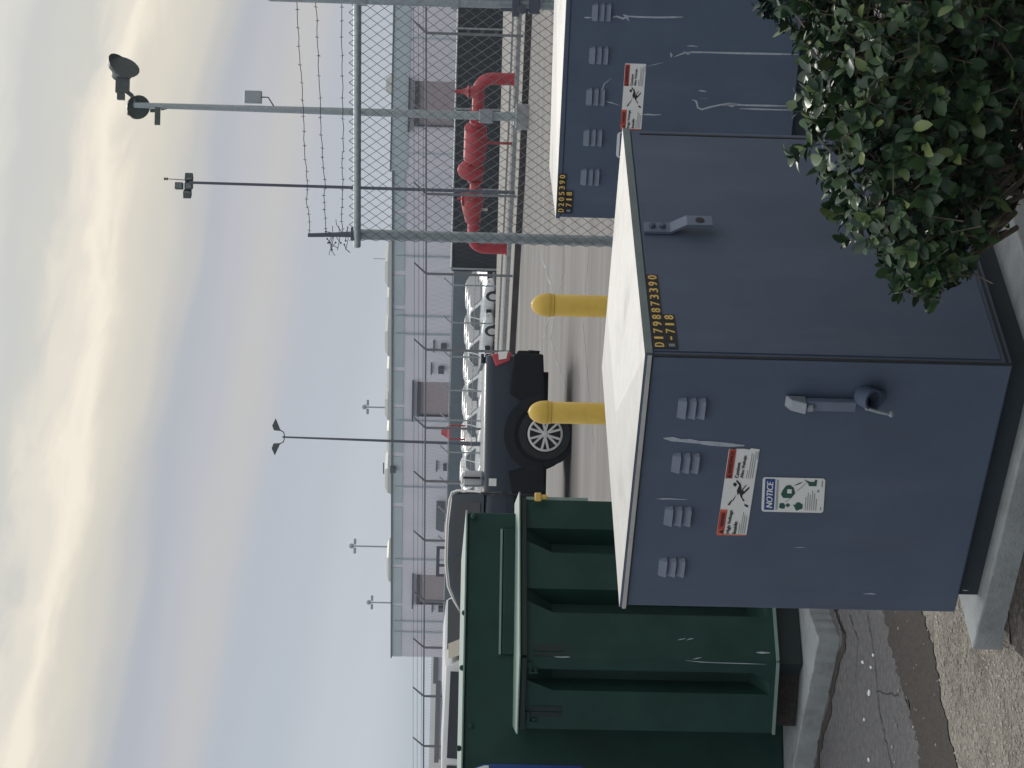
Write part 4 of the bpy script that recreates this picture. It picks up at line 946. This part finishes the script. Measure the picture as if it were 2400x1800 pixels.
# red pitched canopy and dark gantry frame in the lot
p = ux(789, 128, GZ); t = thing('canopy_booth', p, 'small red pitched canopy standing among the white cars', 'canopy')
mb = MB(); zc = at(789, 1046, 128).z; mb.hexa([p + Vector((x, y, zc - GZ - .25)) for x, y in ((-.5, -.6), (.45, -.6), (.45, .6), (-.5, .6))] + [p + Vector((x, y, zc - GZ + .3)) for x, y in ((-.15, -.25), (.1, -.25), (.1, .25), (-.15, .25))]); mb.build('roof', 'fire_red', t)
for x in (-.42, .38):
    mb = MB(); mb.tube([p + Vector((x, -.5, 0)), p + Vector((x, -.5, zc - GZ - .25))], .05, 6); mb.build('post', 'fire_red', t)
p0, p1 = ux(452, 118, GZ), ux(517, 118, GZ); zc = at(480, 1030, 118).z
t = thing('gantry_frame', p0, 'dark rectangular steel frame rising behind the pickup cab', 'frame')
for f_ in (0, .36, 1):
    q = p0.lerp(p1, f_); mb = MB(); mb.box(q - Vector((.07, .07, 0)), (.14, 0, 0), (0, .14, 0), (0, 0, zc - GZ)); mb.build('upright', 'far_dark', t)
mb = MB(); mb.box(p0 + Vector((-.07, -.07, zc - GZ)), p1 - p0 + Vector((.14, 0, 0)), (0, .14, 0), (0, 0, .18)); mb.build('crossbar', 'far_dark', t)

# ------------------------------------------------------------------ screens and the low fence beside the lot
t = thing('screened_fence', ux(1500, 70.6, 0), 'low fence panel covered in near black windscreen behind the red pipework', 'fence')
a, b = ux(1166, 70.6, -.15), ux(2300, 69.6, -.15)
mb = MB(); e = b - a; n_ = 60; zt_ = 1.52
for i in range(n_):
    q0_, q1_ = a + e * (i / n_), a + e * ((i + 1) / n_); w0, w1 = .03 * sin(i * .9), .03 * sin((i + 1) * .9)
    mb.hexa([q0_ + Vector((0, w0, 0)), q1_ + Vector((0, w1, 0)), q1_ + Vector((0, w1 + .02, 0)), q0_ + Vector((0, w0 + .02, 0)), q0_ + Vector((0, w0, zt_ + .15)), q1_ + Vector((0, w1, zt_ + .15)), q1_ + Vector((0, w1 + .02, zt_ + .15)), q0_ + Vector((0, w0 + .02, zt_ + .15))])
mb.build('windscreen_cloth', 'screen_dark', t)
mb = MB(); mb.tube([a + Z * (zt_ + .17), b + Z * (zt_ + .17)], .03, 8); mb.build('top_rail', 'galv', t)
for i in range(7):
    q = a + e * (i / 6 + .005); mb = MB(); mb.tube([q - Vector((0, .06, 0)), q + Vector((0, -.06, zt_ + .2))], .035, 8); mb.build('post', 'galv', t)
t = thing('chain_fence', ux(900, 71, 0), 'low pale wire fence with slanted arms in front of the white cars', 'fence')
us = [1133, 1045, 965, 886, 816, 741, 668, 598, 530]
P = [ux(u, 71.3, -.2) for u in us]
for q in P:
    mb = MB(); mb.tube([q, q + Z * 1.72, q + Vector((.22, -.1, 1.97))], .026, 6); mb.build('post', 'galv', t)
for z in (1.70, .95):
    mb = MB(); mb.tube([P[0] + Z * z + Vector((.4, 0, 0)), P[-1] + Z * z - Vector((3, 0, 0))], .02 if z > 1 else .01, 6); mb.build('rail', 'galv', t)
a, b = ux(300, 150, GZ), ux(1180, 143, GZ); mb = MB(); mb.box(a, b - a, (0, .1, 0), (0, 0, at(900, 1056, 146).z - GZ)); tag(mb.build('screen_fence', 'screen_grey'), 'long blue grey fence screen behind the rows of white cars', 'fence')

# ------------------------------------------------------------------ far fence along the kerb
t = thing('barbed_fence', ux(1158, 54.4, .15), 'tall galvanised fence along the far kerb topped by slanted barbed wire arms', 'fence')
fu = [2080, 1905, 1722, 1530, 1345, 1158, 980, 797, 672, 533, 392, 282, 168, 51, -70]
def fd(u): return 50.5 + (1719 - u) * 4.8 / 735 * .86 if u > 400 else 57.9 + (400 - u) * .008
FP = []
for u in fu:
    d = fd(u); vr = 998.5 if u > 1100 else 992.5 + 6 * max(0, (u - 100)) / 1000
    p = ux(u, d, .15); zr = at(u, vr, d).z; FP.append((p, zr))
    mb = MB(); ar = Vector((.26, -.12, .30)); top = Vector((p.x, p.y, zr))
    mb.tube([p, top, top + ar], [.032, .032, .02], 8); mb.build('post', 'pole_mid', t)
mb = MB(); mb.tube([Vector((p.x, p.y, z)) for p, z in FP], .022, 6); mb.build('top_rail', 'pole_mid', t)
for q in (.22, .6, .98):
    mb = MB(); mb.tube([Vector((p.x, p.y, z)) + Vector((.26, -.12, .30)) * q for p, z in FP], .006, 4); mb.build('barbed_wire', 'wire_dark', t)
mb = MB()
for (p, z), (p2, z2) in zip(FP, FP[1:]):
    n_ = 16
    for i in range(n_):
        for (fa, fb) in ((i / n_, min(1, (i + 5) / n_)), (i / n_, max(0, (i - 5) / n_))):
            A_, B_ = p.lerp(p2, fa), p.lerp(p2, fb); mb.tube([Vector((A_.x, A_.y, .2)), Vector((B_.x, B_.y, z))], .0012, 3, caps=False)
mb.build('wire_mesh', 'galv_wire', t)

# ------------------------------------------------------------------ red backflow pipework
bp0, bp1 = G(1614, 1208, .15), G(1217, 1188, .15)
t = thing('backflow_pipes', (bp0 + bp1) / 2, 'red fire backflow pipework with valves standing before the dark screen', 'pipework')
ex = (bp1 - bp0); LB = ex.length; ex.normalize(); ny = Vector((-ex.y, ex.x, 0)); pzz = .97
def bp(u, v): # position along the run and height from the image
    r = ray(u, v); n_ = ny; k = (bp0 - CAM).dot(n_) / r.dot(n_); q = CAM + r * k - bp0; return q.dot(ex), q.z + bp0.z
def at_b(s, z): return bp0 + ex * s + Z * (z - bp0.z)
zc = bp(1400, 1800 - 1800 + 800 + 1160 / 3.687)[1]
mb = MB(); R0 = .155
el_ = [at_b(.35 - .35 * cos(a), zc - .35 + .35 * sin(a)) for a in [i * pi / 16 for i in range(9)]]
mb.tube([at_b(0, .15), at_b(0, zc - .35)] + el_[1:] + [at_b(1.0, zc)], R0, 14); mb.lathe(at_b(0, .15), Z, [(.2, 0), (.2, .04)], 14); mb.build('inlet_riser', 'fire_red', t, smooth=50)
mb = MB(); el2 = [at_b(LB - .35 + .35 * sin(a), zc - .35 + .35 * cos(a)) for a in [i * pi / 16 for i in range(9)]]
mb.tube([at_b(LB - .9, zc)] + el2 + [at_b(LB, .15)], R0, 14); mb.lathe(at_b(LB, .15), Z, [(.2, 0), (.2, .04)], 14); mb.build('outlet_riser', 'fire_red', t, smooth=50)
mb = MB(); mb.tube([at_b(.9, zc), at_b(LB - .8, zc)], .135, 12)
for s in (1.0, 1.28, 2.3, 3.1, 3.45, LB - .9): mb.lathe(at_b(s - .03, zc), ex, [(.2, 0), (.2, .06)], 14)
mb.build('main_pipe', 'fire_red', t, smooth=40)
mb = MB(); sv = bp(1800 - 790 / 3.687, 1080)[0]; mb.lathe(at_b(sv, zc), Z, [(.2, 0), (.18, .12), (.12, .22), (.17, .26), (.10, .30), (.05, .42), (.04, .60)], 14); mb.build('gate_valve', 'fire_red', t, smooth=40)
s0, s1 = bp(1800 - 1075 / 3.687, 1100)[0], bp(1800 - 1390 / 3.687, 1100)[0]
mb = MB(); mb.lathe(at_b(s0, zc + .04), ex, [(.14, 0), (.29, .08), (.29, s1 - s0 - .08), (.14, s1 - s0)], 16); mb.build('check_valve', 'fire_red', t, smooth=40)
s2 = bp(1800 - 1470 / 3.687, 1100)[0]; mb = MB(); mb.ball(at_b(s2, zc + .12), .36, 12, (.8, .75, 1)); mb.build('relief_valve', 'fire_red', t, smooth=60)
s3 = bp(1800 - (450 + 60 / 3.687), 1100)[0]; mb = MB(); mb.lathe(at_b(s3 - .2, zc + .05), ex, [(.18, 0), (.30, .1), (.27, .5), (.18, .9)], 14); mb.build('check_valve', 'fire_red', t, smooth=40)
mb = MB(); mb.lathe(at_b(s3, zc), Z, [(.12, 0), (.1, .28), (.2, .3), (.2, .34), (.03, .36), (.03, .46)], 12); mb.build('gate_valve', 'fire_red', t, smooth=40)
s4 = bp(1800 - 1235 / 3.687, 1150)[0]; mb = MB(); mb.tube([at_b(s4, .15), at_b(s4, zc - .2)], .035, 8); mb.tube([at_b(s4 - .2, zc - .25), at_b(s4 + .2, zc - .25)], .03, 6); mb.build('support_leg', 'fire_red', t)
mb = MB(); s5 = bp(1800 - (450 + 180 / 3.687), 1135)[0]; mb.cbox(at_b(s5, zc - .28) - ny * .15, .07, .02, .16); mb.build('tag_plate', 'white_sticker', t)

# ------------------------------------------------------------------ light poles
fp = ux(1532, 50.2, 0)
t = thing('floodlight_pole', fp, 'tall floodlight pole with two shielded lamps and control boxes behind the chain-link fence', 'light pole', 'tall light poles along the lot')
ptop = at(1800 - 228 * 1.085, 318, 50.2); ptop = Vector((fp.x + (ptop.x - fp.x) * .3, fp.y, ptop.z))
mb = MB(); mb.lathe(fp, Z, [(.30, 0), (.30, .28), (.27, .30)], 20); mb.build('footing', 'concrete', t, smooth=40)
mb = MB(); mb.tube([fp + Z * .3, fp + Z * .34], .2, 12); mb.tube([fp + Z * .33, ptop], [.105, .062], 14); mb.build('pole', 'galv', t, smooth=50)
def frustum_lamp(t, c, aim, r, side, visor=True):
    aim = Vector(aim).normalized(); mb = MB()
    mb.lathe(c, aim, [(r * .35, -r * .9), (r * .62, -r * .75), (r * .7, -r * .35), (r, .0), (r * 1.04, .03), (r * .96, .03)], 20); o = mb.build('floodlight', 'lamp_dark', t, smooth=40)
    mb = MB(); mb.lathe(c, aim, [(r * .93, .012), (r * .93, .02)], 20); mb.build('lens', 'lamp_glass', o)
    if visor:
        a = aim.orthogonal(); upv = (Z - aim * Z.dot(aim)).normalized(); sv_ = aim.cross(upv); mb = MB(); n_ = 12
        for i in range(n_):
            t0, t1 = -.15 + (pi + .3) * i / n_, -.15 + (pi + .3) * (i + 1) / n_
            q0 = c + sv_ * (r * 1.05 * cos(t0)) + upv * (r * 1.05 * sin(t0)); q1_ = c + sv_ * (r * 1.05 * cos(t1)) + upv * (r * 1.05 * sin(t1))
            l0, l1 = .45 * r * max(.1, sin(t0)), .45 * r * max(.1, sin(t1)); mb.face([q0, q1_, q1_ + aim * l1 + upv * .02, q0 + aim * l0 + upv * .02])
        mb.build('visor', 'lamp_dark', o, recalc=False)
    return o
d_ = 50.2
L1 = at(1800 - (50 + 400 / 3.687), 200 + 330 / 3.687, d_)
frustum_lamp(t, L1, (.62, -.55, -.30), .36, 1)
L2 = at(1800 - (50 + 740 / 3.687), 200 + 455 / 3.687, d_)
frustum_lamp(t, L2, (-.25, -.80, -.42), .27, 1)
mb = MB(); cb_ = at(1800 - (50 + 540 / 3.687), 200 + 330 / 3.687, d_)
mb.tube([ptop - Z * .05, at(1800 - (50 + 640 / 3.687), 200 + 400 / 3.687, d_), at(1800 - (50 + 600 / 3.687), 200 + 350 / 3.687, d_), cb_, L1 + Vector((-.2, .15, .1))], .05, 8); mb.cbox(cb_ + Vector((-.05, 0, .02)), .32, .22, .30); mb.cbox(cb_ + Vector((-.30, 0, .05)), .14, .2, .16)
mb.tube([ptop, L2 + Vector((.1, .2, .05))], .05, 8); mb.cbox(L2 + Vector((-.02, .22, .16)), .30, .22, .20); mb.build('lamp_bracket', 'lamp_dark', t)
q = at(1800 - (50 + 780 / 3.687), 200 + 640 / 3.687, d_); pm = Vector((ptop.x - .02, fp.y, q.z))
mb = MB(); mb.box(pm - Vector((.42, .05, .05)), (.40, 0, 0), (0, .1, 0), (0, 0, .12)); mb.cbox(q + Vector((.02, 0, .12)), .08, .08, .18); mb.tube([q + Vector((.05, 0, -.05)), pm - Z * .30], .025, 6); mb.build('camera_bracket', 'lamp_dark', t)
q = at(1800 - (50 + 655 / 3.687), 200 + 1450 / 3.687, d_); mb = MB(); mb.cbox(q, .28, .22, .40); bx_ = mb.build('junction_box', 'galv', t, bevel=.015)
mb = MB(); mb.tube([q + Vector((0, -.05, -.2)), q + Vector((.0, -.05, -.35)), q + Vector((-.15, -.03, -.45)), q + Vector((-.22, 0, -.5))], .015, 6); mb.build('conduit', 'wire_dark', bx_)
q = at(1800 - 1008 / 3.687, 800 + 1250 / 3.687, d_); mb = MB(); mb.cbox(q + Vector((0, -.05, 0)), .30, .22, .32); mb.build('meter_box', 'steel_dull', t, bevel=.02)

fp = ux(1354, 53.5, .15); t = thing('floodlight_pole', fp, 'slim dark pole topped by a cluster of small floodlights and an antenna', 'light pole', 'tall light poles along the lot')
tz = at(1364, 445, 53.5)
mb = MB(); mb.tube([fp, Vector((fp.x + .02, fp.y, tz.z))], [.045, .034], 10); mb.build('pole', 'pole_dark', t)
for x, z, yv in ((-.2, .05, -.5), (.2, .02, .5), (0, .27, 0), (.0, .02, -.2)):
    c = tz + Vector((x, -.06 if yv else .05, z)); mb = MB(); mb.cbox(c, .17, .2, .2, yv); lo = mb.build('floodlight', 'lamp_dark', t, bevel=.02)
    mb = MB(); mb.cbox(c + Vector((0, -.105, -.01)), .12, .01, .13, yv); mb.build('lens', 'lamp_glass', lo)
mb = MB(); mb.cbox(tz + Vector((0, 0, .0)), .55, .06, .05); mb.tube([tz + Vector((.14, 0, .0)), tz + Vector((.16, 0, .55))], .01, 6); mb.lathe(tz + Vector((.16, 0, .54)), Z, [(.02, 0), (.04, .02), (.02, .05), (.04, .08), (.02, .1)], 8); mb.build('antenna', 'lamp_dark', t)

fp = ux(762, 100, GZ); t = thing('lamp_post', fp, 'dark lamp post with two opposed shoebox heads in front of the long warehouse', 'light pole', 'tall light poles along the lot')
tz = at(777, 663, 100); mb = MB(); mb.tube([fp, fp + Z * 2.2, fp + Z * 2.21, Vector((fp.x + .1, fp.y, tz.z))], [.11, .10, .075, .04], 10); mb.build('pole', 'pole_dark', t)
ptop = Vector((fp.x + .1, fp.y, tz.z))
for sg in (1, -1):
    mb = MB(); mb.tube([ptop - Z * .1, ptop + Vector((sg * .22, 0, -.05)), ptop + Vector((sg * .32, 0, .12))], .025, 6); mb.build('arm', 'pole_dark', t)
    mb = MB(); c = ptop + Vector((sg * .34, 0, .25)); mb.hexa([c + Vector((x * sg, y, z)) for x, y, z in ((-.06, -.2, -.16), (.5, -.12, .08), (.5, .12, .08), (-.06, .2, -.16), (-.04, -.2, .14), (.18, -.2, .22), (.18, .2, .22), (-.04, .2, .14))]); mb.build('lamp_head', 'lamp_dark', t)
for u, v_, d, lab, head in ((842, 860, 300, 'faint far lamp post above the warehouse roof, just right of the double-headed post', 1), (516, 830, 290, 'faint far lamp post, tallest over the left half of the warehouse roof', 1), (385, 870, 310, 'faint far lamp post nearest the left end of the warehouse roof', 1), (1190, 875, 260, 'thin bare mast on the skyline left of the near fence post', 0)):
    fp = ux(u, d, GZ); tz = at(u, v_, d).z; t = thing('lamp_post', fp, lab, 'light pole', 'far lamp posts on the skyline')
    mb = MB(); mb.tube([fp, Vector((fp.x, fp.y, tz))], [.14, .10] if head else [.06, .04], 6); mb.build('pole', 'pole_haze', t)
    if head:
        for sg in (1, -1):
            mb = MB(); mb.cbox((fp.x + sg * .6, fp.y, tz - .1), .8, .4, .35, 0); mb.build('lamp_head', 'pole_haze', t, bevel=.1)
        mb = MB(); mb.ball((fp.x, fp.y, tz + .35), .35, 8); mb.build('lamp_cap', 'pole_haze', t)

# ------------------------------------------------------------------ near chain-link fence
nd0, nd1 = 15.2, 14.2
NP = ux(1246, nd0, 0); NE = ux(1800, nd1, 0); ex = (NE - NP).normalized(); NEX = NP + ex * 2.6; zr = at(1255, 838, nd0).z
t = thing('chain_link_fence', NP, 'near galvanised chain-link fence with barbed wire behind the slate cabinets', 'fence')
mb = MB(); mb.tube([NP, NP + Z * (zr + .02)], .037, 16); mb.lathe(NP + Z * (zr + .02), Z, [(.04, 0), (.035, .02), (.01, .03)], 14); mb.build('end_post', 'galv', t, smooth=50)
mb = MB(); mb.tube([NP - ex * .10 + Z * zr - Vector((0, .05, 0)), NEX + Z * zr - Vector((0, .05, 0))], .026, 12); mb.build('top_rail', 'galv', t, smooth=50)
mb = MB(); pw, ph = .0362, .092; nx = int(2.6 / pw); ztop = zr + .055; nz = int((ztop - .05) / (ph / 2)); rw = .0030
for i in range(-2, nx):
    pts = []
    for j in range(nz + 1):
        z = ztop - j * ph / 2; o = (1 if (j + i) % 2 else -1) * pw * .5
        s = (i + .5) * pw + o; s = max(s, -.055); wav = .006 * sin(i * .35) + .004 * sin(j * .4)
        pts.append(NP + ex * s + Z * z + Vector((0, -.055 - (.004 if (j + i) % 2 else 0) + wav, 0)))
    d = ex * (pw * .10) * (1 if i % 2 else -1)
    mb.tube(pts, rw, 4)
mb.build('wire_mesh', 'galv_wire', t)
# knuckled tips
# barbed wire arm and strands
arm_top = at(1800 - 508 * 1.085, 722, nd0); a0 = NP + Z * (zr)
mb = MB(); mb.tube([a0, a0.lerp(arm_top, .5), arm_top], [.022, .016, .014], 8); mb.cbox(a0 + Z * .02, .09, .09, .05); mb.build('barb_arm', 'pole_dark', t)
def strand(vs, mbw):
    P = [at(1800 - y * 1.085, x * 1.085, nd0 + (nd1 - nd0) * (508 - y) / 508) for x, y in vs]; Q = []
    for a, b in zip(P, P[1:]):
        for i in range(4): Q.append(a.lerp(b, i / 4) + Vector((0, 0, rnd.uniform(-.004, .004))))
    Q.append(P[-1] + (P[-1] - P[-2]) * 3); mbw.tube(Q, .0026, 5)
    for i in range(1, len(Q) - 1, 2):
        c = Q[i]
        for k_ in range(2):
            d = Vector((rnd.uniform(-.4, .4), rnd.uniform(-.4, .4), 1 if k_ else -1)).normalized() * .013; mbw.tube([c - d * .6, c + d], .0022, 4)
for vs in ([(668, 507), (669, 470), (663, 440), (664, 400), (661, 360), (657, 300), (655, 235), (650, 160), (645, 80), (640, 0)],
           [(704, 505), (702, 460), (700, 430), (702, 400), (697, 350), (695, 310), (692, 235), (688, 140), (685, 60), (683, 0)],
           [(740, 503), (738, 470), (739, 440), (741, 400), (738, 350), (742, 320), (741, 235), (739, 140), (738, 60), (737, 0)]):
    mb = MB(); strand(vs, mb); mb.build('barbed_wire', 'wire_dark', t)
mb = MB()
for i in range(10):
    c = at(1800 - rnd.uniform(488, 538) * 1.085, rnd.choice((718, 732, 750)) * 1.085, nd0); d = Vector((rnd.uniform(-1, 1), rnd.uniform(-.3, .3), rnd.uniform(-.6, .6))).normalized() * .05
    mb.tube([c - d, c - d * .2 + Vector((0, 0, .012)), c + d], .0028, 4); mb.ball(c + d, .007, 6)
for x in (718, 732, 750): mb.tube([at(1800 - 488 * 1.085, x * 1.085, nd0), at(1800 - 515 * 1.085, (x + 2) * 1.085, nd0), at(1800 - 540 * 1.085, (x - 3) * 1.085, nd0)], .003, 4)
mb.build('wire_ends', 'wire_dark', t)
# gate post, gate frame and latch at the right-hand edge
gp = ux(1797, nd1 - .05, 0); gtz = at(1797, 637, nd1).z
g2 = thing('fence_gate', gp, 'galvanised gate post and frame with latch at the right edge of the photo', 'gate')
mb = MB(); mb.tube([gp, gp + Z * gtz], .034, 14); mb.lathe(gp + Z * gtz, Z, [(.036, 0), (.03, .02), (.01, .03)], 12); mb.build('gate_post', 'galv', g2, smooth=50)
ge = gp + ex * .075 + Z * .05
mb = MB(); mb.tube([ge + Z * .1, ge + Z * (zr - .1), ge + ex * 1.2 + Z * (zr - .1)], .024, 10); mb.tube([ge + Z * 1.25, ge + ex * 1.2 + Z * 1.25], .02, 10); mb.build('gate_frame', 'galv', g2)
mb = MB(); lz = at(1790, 1215, nd1).z; lp = Vector((gp.x, gp.y - .03, lz)); mb.cbox(lp + Vector((-.03, -.02, .02)), .12, .05, .05); mb.tube([lp + Vector((-.05, -.03, -.10)), lp + Vector((-.05, -.03, .12))], .012, 8)
mb.lathe(lp + Vector((-.05, -.05, -.02)), (0, -1, 0), [(.03, 0), (.03, .02)], 12); mb.cbox(lp + Vector((-.02, -.02, -.1)), .10, .05, .07); mb.build('latch', 'pole_dark', g2, bevel=.004)
for z in (at(1790, 860, nd1).z, at(1790, 1075, nd1).z): 
    mb = MB(); mb.lathe(Vector((gp.x, gp.y, z)), Z, [(.045, 0), (.045, .05)], 14); mb.build('band_clamp', 'galv', g2)

# ------------------------------------------------------------------ shrubs
def leaf(mb, c, d, up, L_, w):
    d = d.normalized(); s = d.cross(up)
    if s.length < 1e-3: s = d.orthogonal()
    s.normalize(); n = s.cross(d); k = len(mb.v)
    pr = ((0, .12), (.25, .75), (.55, 1.0), (.82, .68), (1.0, .10)); cv = rnd.uniform(-.15, .25)
    for x, q in pr:
        b = -cv * (x - .4) ** 2 * L_ * 2
        for sd_, h in ((-1, .16), (0, 0), (1, .16)): mb.v.append(c + d * (x * L_) + s * (sd_ * q * w / 2) + n * (abs(sd_) * h * q * w + b))
    for i in range(4):
        for j in range(2): a = k + i * 3 + j; mb.f.append((a, a + 1, a + 4, a + 3))
def shrub(label, lobes, base, nleaf, m, size, seed, name='shrub', inner=.25, group=None):
    global rnd
    rnd = random.Random(seed); t = thing(name, base, label, 'shrub', group)
    tot = sum(r * r for _, r, _ in lobes); lm = MB(); tw = MB(); centre = sum((c for c, r, _ in lobes), Vector()) / len(lobes)
    for c, r, w in lobes:
        n_ = int(nleaf * r * r / tot * w)
        done = 0
        while done < n_:
            dv = Vector((rnd.gauss(0, 1), rnd.gauss(0, 1), rnd.gauss(0, 1))).normalized()
            if dv.y > .55: continue
            bump = 1 + .16 * sin(dv.x * 7 + c.x * 9) * cos(dv.z * 6 + c.z * 5)
            rad = r * bump * (rnd.uniform(.82, 1.02) if rnd.random() > inner else rnd.uniform(.4, .85))
            tip = c + dv * rad
            # one sprig: a twig with a whorl of leaves
            ax = (dv * .7 + Vector((rnd.gauss(0, .4), rnd.gauss(0, .4), rnd.gauss(.45, .4)))).normalized(); q = rnd.randint(4, 7)
            tw.tube([tip - ax * size * rnd.uniform(1.2, 2.6), tip], [.0022, .0014], 4, caps=False)
            a = ax.orthogonal().normalized(); b = ax.cross(a); ph = rnd.uniform(0, 6)
            for i in range(q):
                th = ph + i * 2.4; ld = (a * cos(th) + b * sin(th)) * rnd.uniform(.6, 1) + ax * rnd.uniform(.15, .8)
                L_ = size * rnd.uniform(.5, 1.3); leaf(lm, tip - ax * size * rnd.uniform(0, .7), ld, ax, L_, L_ * rnd.uniform(.48, .66))
            done += q
    lm.build('foliage', m, t, smooth=80, recalc=False)
    for c, r, w in lobes:
        for i in range(5):
            dv = Vector((rnd.gauss(0, 1), rnd.gauss(0, .5), rnd.gauss(.2, .8))).normalized(); e = c + dv * r * .85; md = base.lerp(c, .55) + Vector((rnd.uniform(-.06, .06), rnd.uniform(-.06, .06), rnd.uniform(-.04, .04)))
            tw.tube([md, md.lerp(c, .5) + Vector((rnd.uniform(-.05, .05), 0, rnd.uniform(-.03, .03))), c.lerp(e, .5), e], [.009, .007, .005, .002], 5)
    tw.build('twigs', 'twig', t, recalc=False)
    st_ = MB()
    for i in range(6):
        a = base + Vector((rnd.uniform(-.10, .10), rnd.uniform(-.08, .08), 0)); c, r, w = lobes[i % len(lobes)]
        st_.tube([a, a + Vector((rnd.uniform(-.08, .08), rnd.uniform(-.05, .05), .22)), base.lerp(c, .55)], [.022, .018, .01], 7)
    st_.build('stems', 'bark', t, smooth=60)
    return t
dB = 6.35
def lob(u, v, rp, d, w=1): return (at(u, v, d), rp * d / F_PX, w)
shrub('broad green-leaved shrub in front of the slate cabinets', [lob(1700, 2140, 290, 6.15), lob(1500, 2110, 230, 6.2), lob(1350, 2135, 190, 6.15), lob(1245, 2165, 132, 6.12, .9), lob(1140, 2158, 66, 6.1, .7), lob(1840, 2110, 250, 6.15),
       lob(1640, 2330, 250, 6.75, .35), lob(1400, 2290, 150, 6.55, .3), lob(1800, 2330, 270, 6.7, .4), lob(1690, 2200, 240, 6.55, .9), lob(1480, 2190, 190, 6.5, .8)],
      Vector((.80, 6.55, 0)), 15500, 'leaf', .049, 11)
shrub('dark leafy shrub tip at the right edge behind the broad shrub', [lob(1850, 1860, 110, 7.1), lob(1800, 1835, 60, 7.1), lob(1930, 1900, 160, 7.2)], ux(1900, 7.3, 0), 1400, 'leaf_blue', .042, 5)

# thin evening haze
hz = MB(); hz.cbox((0, 730, 6), 1440, 1580, 17); o = hz.build('haze', 'slate_dark'); tag(o, kind='stuff')
HM = bpy.data.materials.new('haze_air'); HM.use_nodes = True; HN = HM.node_tree.nodes; HN.clear()
ho = HN.new('ShaderNodeOutputMaterial'); hv_ = HN.new('ShaderNodeVolumePrincipled'); hv_.inputs['Density'].default_value = .0004; hv_.inputs['Color'].default_value = (.74, .85, 1.0, 1)
HM.node_tree.links.new(hv_.outputs[0], ho.inputs['Volume']); o.data.materials[0] = HM
